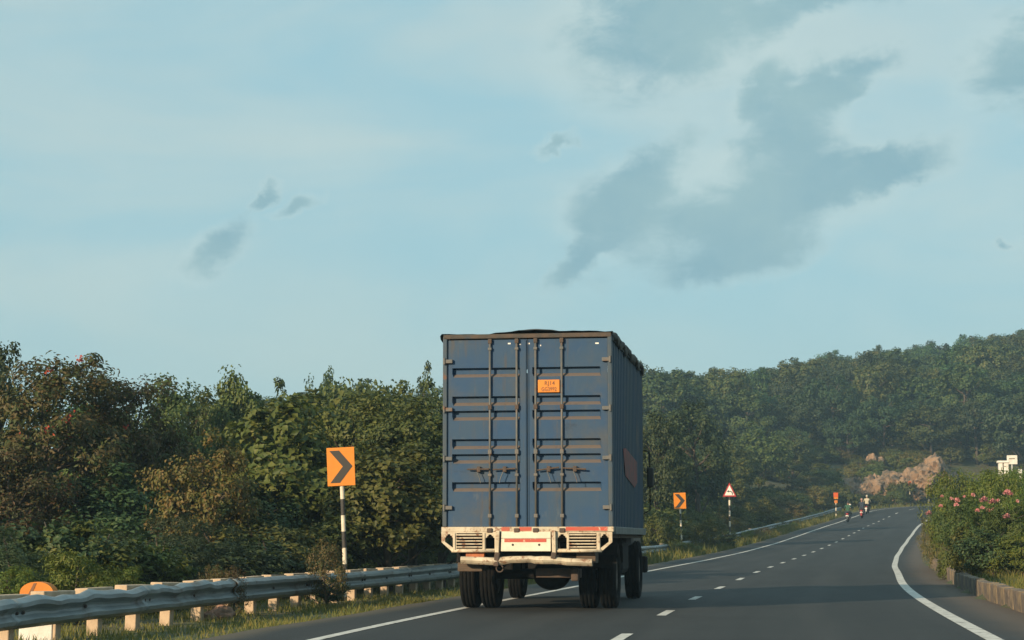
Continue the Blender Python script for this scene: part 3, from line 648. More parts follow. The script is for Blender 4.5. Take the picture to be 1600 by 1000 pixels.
def wheel(xc, y_, zc, name='wheel'):
    w = empty('wheel', (xc, y_, zc)); w.parent = truck
    h = TW / 2; mb = MB()
    mb.lathe_x([(-h * .75, .29), (-h * .98, .36), (-h, .42), (-h * .93, TR - .03), (-h * .8, TR - .008), (-h * .55, TR), (-h * .5, TR - .016), (-h * .42, TR - .016), (-h * .36, TR), (-h * .06, TR), (-h * .03, TR - .016), (h * .03, TR - .016), (h * .06, TR),
                (h * .36, TR), (h * .42, TR - .016), (h * .5, TR - .016), (h * .55, TR), (h * .8, TR - .008), (h * .93, TR - .03), (h, .42), (h * .98, .36), (h * .75, .29), (-h * .75, .29)], 40)
    mb.build('tyre', M['tyre'], w, True)
    mb = MB(); mb.lathe_x([(-h * .7, .29), (-h * .6, .25), (-h * .1, .22), (h * .0, .10), (h * .4, .09), (h * .4, .0001)], 24); mb.lathe_x([(h * .7, .29), (h * .6, .25), (h * .1, .21)], 24)
    mb.build('rim', M['rim'], w, True)
for sx in (-1, 1):
    wheel(sx * 1.05, AX[0], TR); wheel(sx * .745, AX[0], TR); wheel(sx * 1.02, AX[1], TR)
    mb = MB(); a = [(AX[0] + .58 * math.cos(q), .52 + .58 * math.sin(q)) for q in np.linspace(R(15), R(165), 11)]
    mb.grid([[Vector((sx * .60, p_[0], p_[1])), Vector((sx * 1.20, p_[0], p_[1]))] for p_ in a]); mb.build('mudguard', M['darksteel'], truck)
    mb = MB(); mb.box(sx * .9 - .26, sx * .9 + .26, .93, .945, .60, .80); mb.build('mud_flap', M['tyre'], truck)
# cab (mostly hidden ahead of the box)
cab = MB(); cab.box(-1.04, 1.04, L_BOX + .12, L_BOX + 1.95, .62, 2.95, .12); cab = cab.build('cab', M['cabpaint'], truck)
mb = MB(); mb.box(-1.0, 1.0, L_BOX + 1.94, L_BOX + 1.965, 1.75, 2.65, .02); mb.build('windscreen', M['glass'], cab)
for sx in (-1, 1):
    mb = MB(); mb.box(*sorted((sx * 1.035, sx * 1.048)), L_BOX + .75, L_BOX + 1.7, 1.75, 2.55, .004); mb.build('side_window', M['glass'], cab)
    ym = L_BOX + 1.55
    mb = MB(); mb.tube([(sx * 1.0, ym, 2.62), (sx * 1.20, ym, 2.62), (sx * 1.24, ym, 2.56), (sx * 1.24, ym, 1.55), (sx * 1.0, ym, 1.42)], .013, 8); arm = mb.build('mirror_arm', M['darksteel'], truck, True)
    mb = MB(); mb.box(sx * 1.25 - .062, sx * 1.25 + .062, ym - .06, ym + .04, 1.96, 2.32, .03); mb.build('mirror_housing', M['mirror'], arm)
mb = MB(); mb.box(-1.15, 1.15, L_BOX + 1.9, L_BOX + 2.1, .42, .72, .04); mb.build('front_bumper', M['darksteel'], truck)

# ------------------------------------------------------------------ signs
def striped_post(root, h0, h1, band, r_=.04, first_white=True, lean=0.):
    n = max(1, round((h1 - h0) / band)); bh = (h1 - h0) / n
    for k in range(n):
        top = h1 - k * bh; mb = MB(); mb.tube([(0, 0, top - bh + .001), (0, 0, top)], r_, 12)
        mb.build('post_band', M['post_white'] if (k % 2 == 0) == first_white else M['post_black'], root)
def chevron_sign(u, vc, D, w_, h_, vb, tilt, label, turn=0., gnd=None):
    x, y_ = uv_xy(u, D); g = gz(x, y_) if gnd is None else gnd; zc = v_z(vc, D)
    root = empty('chevron_sign', (x, y_, g - .0), turn); tag(root, label, 'road sign', 'orange chevron bend signs')
    root.rotation_euler = (0, tilt, turn); hc = (zc - g)
    mb = MB(); mb.box(-w_ / 2, w_ / 2, -.06, -.048, hc - h_ / 2, hc + h_ / 2, .004); pl = mb.build('sign_plate', M['orange_sign'], root)
    a, b = w_ / 2, h_ / 2
    ch = [(-a * .80, b * .84), (-a * .10, b * .84), (a * .84, 0), (-a * .10, -b * .84), (-a * .80, -b * .84), (a * .14, 0)]
    o = flat_shape('chevron', [ch], .004, M['sign_black'], pl); o.location = (0, -.0645, hc)
    for k in (-1, 1):
        mb = MB(); mb.box(-w_ * .3, w_ * .3, -.0475, -.038, hc + k * h_ * .3 - .02, hc + k * h_ * .3 + .02); mb.build('backing_rail', M['sign_back'], root)
    striped_post(root, -.25, hc + h_ * .42, .285)
    return root
chevron_sign(543.5, 729, 35.2, .51, .70, 880, R(-2.7), 'large orange chevron sign on a striped post beside the bushy shrub behind guardrail', R(-4))
chevron_sign(1064, 782.5, 88, .55, .73, 838, R(-2), 'small orange chevron sign on a striped post just ahead of the truck', R(-3))
# triangular left bend warning
D = 118; x, y_ = uv_xy(1138.5, D); g = gz(x, y_); zb_, zt_ = v_z(776, D), v_z(754, D)
root = empty('bend_warning_sign', (x, y_, g), 0); tag(root, 'white triangular left bend warning sign with red border on striped post', 'road sign')
H_ = zt_ - zb_; W_ = .84; z0 = zb_ - g
tri = lambda k, c=0.: [(-W_ / 2 * k, z0 + H_ * .333 - H_ * .333 * k + c), (W_ / 2 * k, z0 + H_ * .333 - H_ * .333 * k + c), (0, z0 + H_ * .333 + H_ * .667 * k + c)]
pl = flat_shape('sign_plate', [tri(1)], .01, M['sign_red'], root); pl.location = (0, -.06, 0)
o = flat_shape('sign_face', [tri(.72)], .004, M['sign_white'], pl); o.location = (0, -.005, 0)
ar = [(.17, .02), (.23, .02), (.21, .20), (.10, .30), (-.04, .31), (-.04, .37), (-.19, .28), (-.04, .19), (-.04, .25), (.08, .24), (.155, .17)]
o = flat_shape('bend_arrow', [[(a * .9, z0 + .10 + b * .8) for a, b in ar]], .004, M['sign_black'], pl); o.location = (0, -.010, 0)
striped_post(root, -.2, z0 + H_ * .5, .33, .055)
# far red-orange marker with a second small plate, at the start of the bend
D = 176; x, y_ = uv_xy(1304, D); g = gz(x, y_)
root = empty('bend_marker_sign', (x, y_, g), 0); tag(root, 'distant red-orange marker sign with small lower plate beside the motorcyclists', 'road sign')
zc = v_z(773.5, D) - g
mb = MB(); mb.box(-.21, .21, -.06, -.04, zc - .20, zc + .22, .01); pl = mb.build('sign_plate', M['redorange'], root)
mb = MB(); mb.box(-.19, .19, -.06, -.04, zc - .36, zc - .205, .01); mb.build('lower_plate', M['orange_sign'], root)
mb = MB(); mb.box(-.15, .15, -.06, -.04, zc - .74, zc - .48, .01); mb.build('small_plate', M['stone_orange'], root)
striped_post(root, -.2, zc, .30, .05)
D = 207; x, y_ = uv_xy(1419.5, D); g = gz(x, y_); zc = v_z(757, D) - g
root = empty('bend_marker_sign', (x, y_, g), R(20)); tag(root, 'distant narrow orange marker sign on striped post below the rock face', 'road sign')
mb = MB(); mb.box(-.17, .17, -.06, -.04, zc - .34, zc + .34, .01); mb.build('sign_plate', M['redorange'], root); striped_post(root, -.2, zc, .36, .055)
D = 208; x, y_ = uv_xy(1449, D); g = gz(x, y_); zc = v_z(750, D) - g
root = empty('small_road_sign', (x, y_, g), R(15)); tag(root, 'distant small plain grey sign right of the rock face', 'road sign')
mb = MB(); mb.box(-.25, .25, -.06, -.04, zc - .3, zc + .3, .01); mb.build('sign_plate', M['sign_back'], root); mb = MB(); mb.tube([(0, 0, -.2), (0, 0, zc + .2)], .05, 8); mb.build('post', M['sign_back'], root)
# red and white end post of the barrier
P = at(s_of_y(184), -5.2); root = empty('barrier_end_post', P, 0); root.rotation_euler = (0, R(12), 0); tag(root, 'leaning red and white post at the far end of the barrier', 'post')
mb = MB(); mb.tube([(0, 0, -.1), (0, 0, .5)], .11, 10); mb.build('post_band', M['sidered'], root)
mb = MB(); mb.tube([(0, 0, .501), (0, 0, .85)], .11, 10); mb.build('post_band', M['sign_white'], root)
# kilometre stone behind the barrier
D = 20.9; x, y_ = uv_xy(64, D); zt_ = v_z(909, D); g = gz(x, y_)
root = empty('kilometre_stone', (x, y_, g), R(-6)); tag(root, 'round-topped kilometre stone painted orange and white behind the dented barrier', 'milestone')
w_ = .185; top = zt_ - g; zc = top - w_ * .62
out = [(-w_, zc - .12), (w_, zc - .12)] + [(w_ * math.cos(a), zc + (top - zc) * math.sin(a)) for a in np.linspace(0, math.pi, 17)]
flat_shape('painted_head', [out], .16, M['stone_orange'], root)
mb = MB(); mb.box(-w_, w_, 0, .16, -.3, zc - .121, .01); mb.build('stone_body', M['stone_white'], root)
o = flat_shape('painted_figure', [[(-.07, zc - .05), (-.03, zc - .05), (.02, zc + .07), (-.01, zc + .07)]], .004, M['ink'], root); o.location = (-.02, -.0045, .03)
# whitewashed pillars with lintel, notice board behind
D = 62; x, y_ = uv_xy(1566, D); g = gz(x, y_); zt_ = v_z(720, D) - g
root = empty('white_pillar_gate', (x, y_, g), R(-8)); tag(root, 'pair of whitewashed pillars under a flat slab above the flowering hedge', 'pillar')
for a, b in ((-.085, .068), (.085, .08)):
    mb = MB(); mb.box(a - b * .95, a + b * .95, -.12, .12, -.1, zt_ - .07, .015); mb.build('pillar', M['stone_white'], root)
mb = MB(); mb.box(-.19, .20, -.16, .16, zt_ - .069, zt_, .012); mb.build('slab', M['stone_white'], root)
D = 64; x, y_ = uv_xy(1580, D); g = gz(x, y_); za_, zb_ = v_z(725.5, D) - g, v_z(711.5, D) - g
root = empty('notice_board', (x, y_, g), R(-5)); tag(root, 'small faded white notice board on a post behind the white pillars', 'sign')
mb = MB(); mb.box(-.17, .17, -.05, -.03, za_, zb_, .005); bd = mb.build('board', M['stone_white'], root)
mb = MB(); mb.box(-.11, .09, -.054, -.0505, za_ + .17, za_ + .20); mb.build('printed_line', M['kerb_b'], bd)
mb = MB(); mb.tube([(0, 0, -.2), (0, 0, zb_ - .02)], .03, 8); mb.build('post', M['sign_back'], root)
D = 64; x, y_ = uv_xy(1592, D); g = gz(x, y_); zt_ = v_z(733, D) - g
root = empty('white_marker_stone', (x, y_, g), R(-5)); tag(root, 'low white marker stone right of the white pillars', 'marker stone')
mb = MB(); mb.box(-.07, .07, -.06, .06, -.1, zt_, .03); mb.build('stone_body', M['stone_white'], root)

# ------------------------------------------------------------------ motorcycles and riders
def skin_mesh(name, V, E, Rd, m, root=0, sub=2):
    me = bpy.data.meshes.new(name + '_sk'); me.from_pydata(V, E, []); tmp = bpy.data.objects.new(name + '_tmp', me); col.objects.link(tmp)
    tmp.modifiers.new('skin', 'SKIN'); tmp.modifiers.new('sub', 'SUBSURF').levels = sub
    for i, sv in enumerate(me.skin_vertices[0].data):
        r = Rd[i]; sv.radius = (r, r) if not isinstance(r, tuple) else r; sv.use_root = (i == root)
    dg = bpy.context.evaluated_depsgraph_get(); out = bpy.data.meshes.new_from_object(tmp.evaluated_get(dg)); bpy.data.objects.remove(tmp)
    out.name = name; out.materials.clear(); out.materials.append(m)
    for p in out.polygons: p.use_smooth = True
    return out
def cloth(name, c): return mat(name, c, tuple(x * .8 for x in c), 8, .85)
skin_m = mat('skin', (.22, .12, .075), None, rough=.6); trouser = cloth('dark_trousers', (.03, .03, .04)); hair = mat('black_hair', (.012, .011, .01), None, rough=.5)
def motorcycle(D_, t_, label, body_c, label2, shirt_c, head_c=None, lean=0.):
    P = at(s_of_y(D_), t_); k = int(s_of_y(D_) * 2); ang = math.atan2(TG[k, 1], TG[k, 0]) - math.pi / 2
    slope = math.atan2(at(s_of_y(D_) + 1, t_).z - at(s_of_y(D_) - 1, t_).z, 2)
    b = empty('motorcycle', P, ang); b.rotation_euler = (slope, lean, ang); tag(b, label, 'motorcycle', 'motorcycles riding ahead')
    bm_ = mat('motorcycle_paint', body_c, None, rough=.35); dk = M['darksteel']
    for yw in (-.64, .64):
        w = empty('wheel', (0, yw, .30)); w.parent = b
        mb = MB(); mb.lathe_x([(-.03, .22), (-.05, .26), (-.035, .29), (0, .30), (.035, .29), (.05, .26), (.03, .22), (-.03, .22)], 24); mb.build('tyre', M['tyre'], w, True)
        mb = MB(); mb.lathe_x([(-.025, .22), (-.02, .05), (.02, .05), (.025, .22)], 16); mb.build('rim', M['rim'], w, True)
    mb = MB(); mb.tube([(0, -.64, .32), (0, -.35, .45), (0, .0, .35), (0, .32, .45), (0, .45, .85)], .04, 8); mb.box(-.13, .13, -.12, .26, .24, .52, .04); mb.build('frame', dk, b)
    mb = MB(); bmesh.ops.create_uvsphere(mb.bm, u_segments=14, v_segments=10, radius=1, matrix=Matrix.Translation((0, .22, .76)) @ Matrix.Diagonal((.15, .28, .13, 1))); mb.build('fuel_tank', bm_, b, True)
    mb = MB(); mb.box(-.13, .13, -.62, .02, .72, .82, .04); mb.build('seat', dk, b)
    mb = MB(); mb.tube([(0, .40, .9), (0, .66, .30)], .035, 8); mb.tube([(-.36, .34, 1.02), (-.2, .42, 1.0), (0, .45, .96), (.2, .42, 1.0), (.36, .34, 1.02)], .018, 8); mb.build('handlebar', dk, b)
    mb = MB(); mb.grid([[Vector((sx * .07, -.64 + .36 * math.cos(a), .30 + .36 * math.sin(a))) for sx in (-1, 1)] for a in np.linspace(R(60), R(185), 8)]); mb.build('mudguard', bm_, b)
    mb = MB(); mb.box(-.10, .10, -.80, -.74, .66, .75, .02); mb.build('tail_light', M['sign_red'], b)
    mb = MB(); mb.box(-.11, .11, -.90, -.885, .48, .60, .006); mb.build('number_plate', M['sign_white'], b)
    for sx in (-1, 1):
        mb = MB(); mb.tube([(sx * .3, .40, 1.02), (sx * .38, .40, 1.22)], .01, 6); mb.box(sx * .38 - .06, sx * .38 + .06, .38, .41, 1.2, 1.28, .01); mb.build('mirror', dk, b)
    r = empty('person', P, ang); r.rotation_euler = (slope, lean, ang); tag(r, label2, 'person', 'motorcycle riders')
    V = [(0, -.2, .90), (0, -.15, 1.10), (0, -.06, 1.34), (0, -.02, 1.47), (0, .02, 1.56), (0, .03, 1.70)]; E = [(0, 1), (1, 2), (2, 3), (3, 4), (4, 5)]; Rd = [(.17, .13), (.15, .11), (.18, .11), .055, .085, .085]
    for sx in (-1, 1):
        i = len(V); V += [(sx * .20, -.04, 1.38), (sx * .31, .10, 1.16), (sx * .33, .31, 1.05), (sx * .31, .38, 1.04)]; E += [(2, i), (i, i + 1), (i + 1, i + 2), (i + 2, i + 3)]; Rd += [.065, .05, .038, .032]
        i = len(V); V += [(sx * .13, -.14, .86), (sx * .24, .27, .76), (sx * .20, .10, .36), (sx * .20, .24, .31)]; E += [(0, i), (i, i + 1), (i + 1, i + 2), (i + 2, i + 3)]; Rd += [.095, .07, .05, .045]
    body = link('body', skin_mesh('body', V, E, Rd, skin_m), r)
    body.data.materials.append(cloth('shirt', shirt_c)); body.data.materials.append(trouser)
    for p in body.data.polygons:
        c = p.center
        if c.z < .95 and not (c.z > .9 and abs(c.x) > .25): p.material_index = 2
        elif c.z < 1.46 and c.y < .26: p.material_index = 1
    mb = MB(); bmesh.ops.create_uvsphere(mb.bm, u_segments=16, v_segments=10, radius=1, matrix=Matrix.Translation((0, .01, 1.66)) @ Matrix.Diagonal((.105, .125, .125, 1)))
    bmesh.ops.delete(mb.bm, geom=[v for v in mb.bm.verts if v.co.z < 1.60 or (v.co.y > .08 and v.co.z < 1.70)], context='VERTS')
    mb.build('headwear' if head_c else 'hair', cloth('headwear_cloth', head_c) if head_c else hair, r, True)
motorcycle(160, -2.75, 'far motorcycle with dark body beside the red and white end post', (.04, .05, .05), 'person in green shirt riding the motorcycle by the end post', (.025, .09, .05), None, R(2))
motorcycle(172, -2.45, 'far red motorcycle ridden between two others', (.28, .025, .025), 'person in dark navy shirt with pale headwear riding the red motorcycle', (.02, .03, .05), (.42, .25, .23))
motorcycle(182, -3.05, 'far silver motorcycle leading the three at the bend', (.45, .44, .42), 'person in loose cream clothes riding the leading motorcycle', (.48, .43, .32), (.50, .45, .35))

# ------------------------------------------------------------------ rocks
def rock(name, u, D_, vt, wpx, hpx, label, seed, depth=.6, rz=0., tilt=0., group=None, parts=7):
    x, y_ = uv_xy(u, D_); g = gz(x, y_); zt = v_z(vt, D_); w = wpx / FPX * D_; h = hpx / FPX * D_
    root = empty(name, (x, y_, zt - h), rz); tag(root, label, 'rock', group); root.rotation_euler = (0, tilt, rz); r = random.Random(seed)
    from mathutils import noise as mn
    for k in range(parts):
        f = (k + .5) / parts - .5; mb = MB()
        bmesh.ops.create_icosphere(mb.bm, subdivisions=4, radius=1)
        sx = w / parts * r.uniform(1.3, 2.0) if parts > 1 else w / 2; sz = h * r.uniform(.55, .9); ctr = Vector((f * w, r.uniform(-.2, .3) * depth * h, h * .12 + r.uniform(-.1, .1) * h))
        off = Vector((r.uniform(0, 50), r.uniform(0, 50), r.uniform(0, 50)))
        for v in mb.bm.verts:
            p = v.co.copy(); n = mn.fractal(p * 1.5 + off, .8, 2.1, 7) * .34 + abs(mn.noise(Vector((p.x * 1.6, p.y * 4, p.z * 5.5)) + off)) * -.24 - .10 * abs(mn.noise(p * 9 + off))
            q = p * (1 + n); q.x = math.copysign(abs(q.x) ** .85, q.x); v.co = Vector((q.x * sx, q.y * depth * h * 1.3, q.z * sz)) + ctr
        mb.build('boulder', M['rock'], root, False)
rock('rock_bank', 1380, 211, 735, 190, 46, 'long tan rock face above the road at the far bend', 1, .8, R(-8), R(-17), parts=12)
rock('rock_bank', 1330, 210, 757, 84, 22, 'low tapering left end of the tan rock face near the motorcyclists', 9, .8, R(-8), R(-14), parts=6)
rock('rock_bank', 1456, 214, 722, 50, 36, 'rounded tan boulders at the right end of the rock face', 2, .8, 0, R(-4), parts=4)
rock('rock_outcrop', 1347, 224, 716, 46, 20, 'broken pale rock outcrop on the slope above the rock face', 3, .8, 0, R(-15), parts=5)
rock('rock_outcrop', 1449, 236, 701, 20, 20, 'single tan boulder on the slope above the rounded boulders', 4, .9, 0, 0, parts=2)
rock('rock_outcrop', 1518, 242, 690, 70, 12, 'thin strip of tan rock below the trees at the hill foot', 5, .8, 0, R(-4), parts=6)
rock('rock_outcrop', 1270, 215, 742, 28, 14, 'small reddish rock patch among shrubs left of the rock face', 6, .8, 0, R(-15), parts=3)
rock('rock_outcrop', 1303, 220, 738, 14, 16, 'small tan rock between shrubs near the distant marker sign', 7, .8, 0, 0, parts=2)
rock('rock_outcrop', 1402, 236, 697, 24, 18, 'small tan rock showing through shrubs above the long rock face', 8, .8, 0, 0, parts=2)
for (u, D_, r_, lab) in ((352, 26.6, .13, 'reddish stone on the grass behind the guardrail posts'), (330, 26.2, .08, 'small pale stone beside the reddish stone behind the guardrail')):
    x, y_ = uv_xy(u, D_); mb = MB(); bmesh.ops.create_icosphere(mb.bm, subdivisions=3, radius=1)
    from mathutils import noise as mn
    for v in mb.bm.verts: v.co = v.co * (1 + mn.noise(v.co * 1.6 + Vector((r_ * 90, 0, 0))) * .4); v.co = Vector((v.co.x * r_ * 1.3, v.co.y * r_, v.co.z * r_ * .9))
    o = mb.build('stone', M['pebble'], None, False, (x, y_, gz(x, y_) + r_ * .5)); tag(o, lab, 'stone')

# ------------------------------------------------------------------ vegetation
def leaves(rng, C, Nrm, L, W, droop=.3, fold=.25):
    n = len(C); a = rng.normal(0, 1, (n, 3)); a[:, 2] -= droop; a -= Nrm * (a * Nrm).sum(1, keepdims=True); a /= np.linalg.norm(a, axis=1, keepdims=True) + 1e-9
    b = np.cross(Nrm, a); l = (L * rng.uniform(.65, 1.25, n))[:, None]; w = (W * rng.uniform(.7, 1.2, n))[:, None]
    base = C - a * l * .5; tip = C + a * l * .5 - Nrm * l * .12; m1 = C + b * w * .5 + Nrm * w * fold; m2 = C - b * w * .5 + Nrm * w * fold
    V = np.stack([base, m1, tip, m2], 1).reshape(-1, 3); i = np.arange(n)[:, None] * 4
    F = np.concatenate([np.concatenate([i, i + 1, i + 2], 1), np.concatenate([i, i + 2, i + 3], 1)], 1).reshape(-1, 3)
    return V, F
def unit(rng, n):
    d = rng.normal(0, 1, (n, 3)); return d / np.linalg.norm(d, axis=1, keepdims=True)
def crown_pts(rng, rx, rz, zc, nc, per, cr, flat=.75, low=-.75, hollow=.35):
    d = unit(rng, nc * 3); d = d[d[:, 2] > low][:nc]; nc = len(d)
    lob = unit(rng, 7); f = .80 + .28 * np.clip((d @ lob.T).max(1), 0, 1) ** 4
    r = hollow + (1 - hollow) * rng.uniform(0, 1, nc) ** .55
    cc = d * (r * f)[:, None] * np.array([rx, rx, rz]) + np.array([0, 0, zc])
    cs = cr * rng.uniform(.55, 1.35, nc)
    k = np.repeat(np.arange(nc), per); e = unit(rng, len(k)) * (rng.uniform(0, 1, len(k)) ** .5)[:, None]
    P = cc[k] + e * cs[k][:, None] * np.array([1, 1, flat])
    N = e * .8 + d[k] * .45 + np.array([0, 0, .40]) + rng.normal(0, .30, (len(k), 3)); N /= np.linalg.norm(N, axis=1, keepdims=True)
    return P, N, cc, cs
PROTO = {}
def tree_proto(key, leafm, seed, H=6., rx=2.2, rz=2.55, zc=3.55, nc=120, per=130, cr=.52, L=.15, W=.10, trunk=.13, extra=None, low=-.75, flat=.75):
    rng = np.random.default_rng(seed); P, N, cc, cs = crown_pts(rng, rx, rz, zc, nc, per, cr, flat, low)
    V, F = leaves(rng, P, N, L, W); top = V[:, 2].max(); sc = H / top
    cm = np_mesh(key + '_crown', V * sc, F, [leafm])
    mb = MB(); rr = random.Random(seed); w = [Vector((0, 0, -.4)), Vector((rr.uniform(-.1, .1), rr.uniform(-.1, .1), H * .25)), Vector((rr.uniform(-.25, .25), rr.uniform(-.25, .25), H * .5)), Vector((rr.uniform(-.3, .3), rr.uniform(-.3, .3), H * .85))]
    mb.tube(w, [trunk * 1.2, trunk, trunk * .7, trunk * .2], 7)
    for i in rng.choice(len(cc), min(16, len(cc)), replace=False):
        e = Vector(cc[i] * sc); z0 = min(max(e.z - H * .25, H * .15), H * .6); f = z0 / (H * .85); st_ = w[1].lerp(w[3], min(f, 1)) if z0 > H * .25 else w[0].lerp(w[1], z0 / (H * .25))
        mid = st_.lerp(e, .5) + Vector((0, 0, -.06 * H * .3)); mb.tube([st_, mid, e], [trunk * .42, trunk * .28, trunk * .08], 5)
    tm = mb.mesh(key + '_trunk', M['bark'], True)
    ex = None
    if extra:
        em, cnt, l_, w_ = extra; top_i = [i for i in rng.permutation(len(cc)) if cc[i][2] > zc - .3 * rz][:cnt]; C2 = np.repeat(cc[top_i] * sc + (cc[top_i] - np.array([0, 0, zc])) * .10, 16, 0) + rng.normal(0, .055, (len(top_i) * 16, 3))
        V2, F2 = leaves(rng, C2, unit(rng, len(C2)), l_, w_); ex = np_mesh(key + '_flowers', V2, F2, [em])
    PROTO[key] = (tm, cm, ex, H, rx * sc)
def put(key, x, y_, H, w, label, cat='tree', group=None, name='tree', rz=None, rnd=random.Random(77), crown_name='crown', sink=0.):
    tm, cm, ex, H0, r0 = PROTO[key]; g = gz(x, y_)
    r = empty(name, (x, y_, g - sink), rnd.uniform(0, 6.28) if rz is None else rz); sxy = w / 2 / r0; r.scale = (sxy, sxy, (H + sink) / H0)
    tag(r, label, cat, group)
    if tm: link('trunk' if cat == 'tree' else 'stems', tm, r)
    link(crown_name, cm, r)
    if ex: link('flowers', ex, r)
    return r
def put_px(key, u, D_, vtop, wpx, label, **kw):
    x, y_ = uv_xy(u, D_); return put(key, x, y_, v_z(vtop, D_) - gz(x, y_), wpx / FPX * D_ * (1.2 if kw.get('cat', 'tree') == 'tree' else 1.), label, **kw)
for k, (m, sd) in {'olive_a': ('leaf_olive', 1), 'olive_b': ('leaf_olive', 2), 'green_a': ('leaf_green', 3), 'green_b': ('leaf_green', 4)}.items(): tree_proto(k, M[m], sd)
tree_proto('bigleaf', M['leaf_olive'], 5, L=.26, W=.19, nc=85, per=75, cr=.6)
tree_proto('rust', M['leaf_rust'], 6, L=.14, W=.065, nc=150, per=120, cr=.40, extra=(M['redflower'], 22, .09, .06))
tree_proto('rust_b', M['leaf_rust'], 16, L=.14, W=.065, nc=140, per=110, cr=.42)
tree_proto('yellow', M['leaf_yellow'], 7, H=4, rx=1.6, rz=1.8, zc=2.3, nc=70, per=90, cr=.42, L=.13, W=.07)
tree_proto('dark', M['leaf_dark'], 8, nc=100, per=90, cr=.55, L=.18, W=.11)
for i in range(3): tree_proto('mid_%d' % i, M[('leaf_olive', 'leaf_green', 'leaf_far')[i]], 20 + i, H=7, rx=2.7, rz=2.9, zc=4.1, nc=95, per=55, cr=.62, L=.27, W=.19, trunk=.15)
for i in range(5): tree_proto('far_%d' % i, M[('leaf_far', 'far_dark', 'leaf_far', 'far_yellow', 'far_dark')[i]], 30 + i, H=8, rx=3.0 + .25 * (i % 3), rz=3.2, zc=4.9, nc=85, per=75, cr=.70, L=.29, W=.21, trunk=.17)
def shrub_proto(key, leafm, seed, H=1.4, rx=1.1, nc=60, per=70, cr=.28, L=.10, W=.035, **kw): tree_proto(key, leafm, seed, H=H, rx=rx, rz=.75 * H, zc=.55 * H, nc=nc, per=per, cr=cr, L=L, W=W, trunk=.03, low=-.6, **kw)
shrub_proto('feather', M['leaf_feather'], 41, nc=90, per=90, cr=.24, L=.11, W=.018)
shrub_proto('fresh', M['leaf_fresh'], 42, nc=80, per=60, L=.13, W=.035)
shrub_proto('dry', M['leaf_dry'], 43, nc=55, per=45, L=.08, W=.045)
shrub_proto('darkbush', M['leaf_dark'], 44, nc=70, per=60, L=.12, W=.07)
shrub_proto('olivebush', M['leaf_olive'], 45, nc=70, per=60, L=.12, W=.06)
shrub_proto('oleander', M['leaf_green'], 46, H=2.2, rx=1.4, nc=100, per=85, cr=.32, L=.15, W=.035)
shrub_proto('mound', M['leaf_fresh'], 47, H=1.5, rx=1.5, nc=110, per=80, cr=.30, L=.11, W=.03)
shrub_proto('farbush', M['leaf_olive'], 48, H=2., rx=1.5, nc=60, per=45, cr=.42, L=.22, W=.12)
shrub_proto('farbush_dry', M['leaf_yellow'], 49, H=2., rx=1.5, nc=60, per=45, cr=.42, L=.20, W=.08)

# -- left of the road, named near trees
put_px('rust', 80, 40, 552, 250, 'tall reddish tree with sparse red flower tufts at the top left', rz=.4)
put_px('dark', 4, 50, 530, 110, 'dark tree rising behind the tall reddish tree')
put_px('rust_b', 205, 42, 588, 200, 'brown-leaved tree beside the tall reddish flowering tree', rz=2.)
put_px('rust_b', 20, 38, 696, 200, 'low rust-brown tree in front of the tall reddish tree', rz=1.)
put_px('green_a', 262, 56, 584, 150, 'mid green tree behind the brown-leaved tree')
put_px('yellow', 312, 37, 668, 150, 'small yellowish tree standing before the dark thicket')
put_px('olive_a', 378, 58, 570, 130, 'rounded olive tree with the highest crown left of the chevron sign')
put_px('bigleaf', 452, 41, 612, 200, 'large-leaved olive tree directly left of the chevron sign')
put_px('olive_b', 560, 46, 606, 190, 'olive tree behind the large chevron sign')
put_px('green_b', 645, 44, 612, 190, 'green tree close to the left side of the truck')
put_px('bigleaf', 610, 39.5, 690, 170, 'low large-leaved tree between the chevron sign and the truck', rz=2.4)
put_px('dark', 370, 39, 748, 210, 'dark leafy thicket tree below the small yellowish tree')
put_px('dark', 500, 41, 735, 160, 'dark leafy tree around the chevron sign post', rz=2.)
put_px('dark', 170, 39, 722, 210, 'dark leafy tree below the brown-leaved tree', rz=4.)
put_px('dark', 690, 43, 700, 180, 'dark green tree half hidden by the truck', rz=3.)
put_px('green_a', 120, 52, 600, 200, 'green tree seen between the two reddish trees', rz=1.5)
put_px('olive_a', 320, 66, 598, 150, 'olive tree in the second row left of the rounded olive tree', rz=3)
# -- shrubs behind the barrier
put_px('fresh', 125, 25, 856, 130, 'bright green leafy shrub behind the dented barrier', cat='shrub', name='shrub', crown_name='foliage')
put_px('fresh', 20, 24.5, 880, 110, 'low bright green shrub at the left by the kilometre stone', cat='shrub', name='shrub', crown_name='foliage')
put_px('fresh', 195, 27, 882, 80, 'small bright green weed shrub behind the concrete posts', cat='shrub', name='shrub', crown_name='foliage')
put_px('feather', 180, 29, 822, 170, 'feathery grey-green shrub beside the bright green shrub', cat='shrub', name='shrub', crown_name='foliage')
put_px('feather', 275, 30.5, 826, 180, 'wide feathery grey-green shrub below the dark thicket', cat='shrub', name='shrub', crown_name='foliage', rz=2)
put_px('feather', 60, 29, 838, 160, 'feathery shrub behind the low bright green shrub', cat='shrub', name='shrub', crown_name='foliage', rz=4)
put_px('dry', 515, 31.2, 838, 78, 'dry brownish shrub growing through the guardrail below the chevron sign', cat='shrub', name='shrub', crown_name='foliage')
put_px('darkbush', 515, 31.6, 898, 62, 'dark weed bush at the foot of the dry brownish shrub', cat='shrub', name='shrub', crown_name='foliage')
rs = random.Random(21)
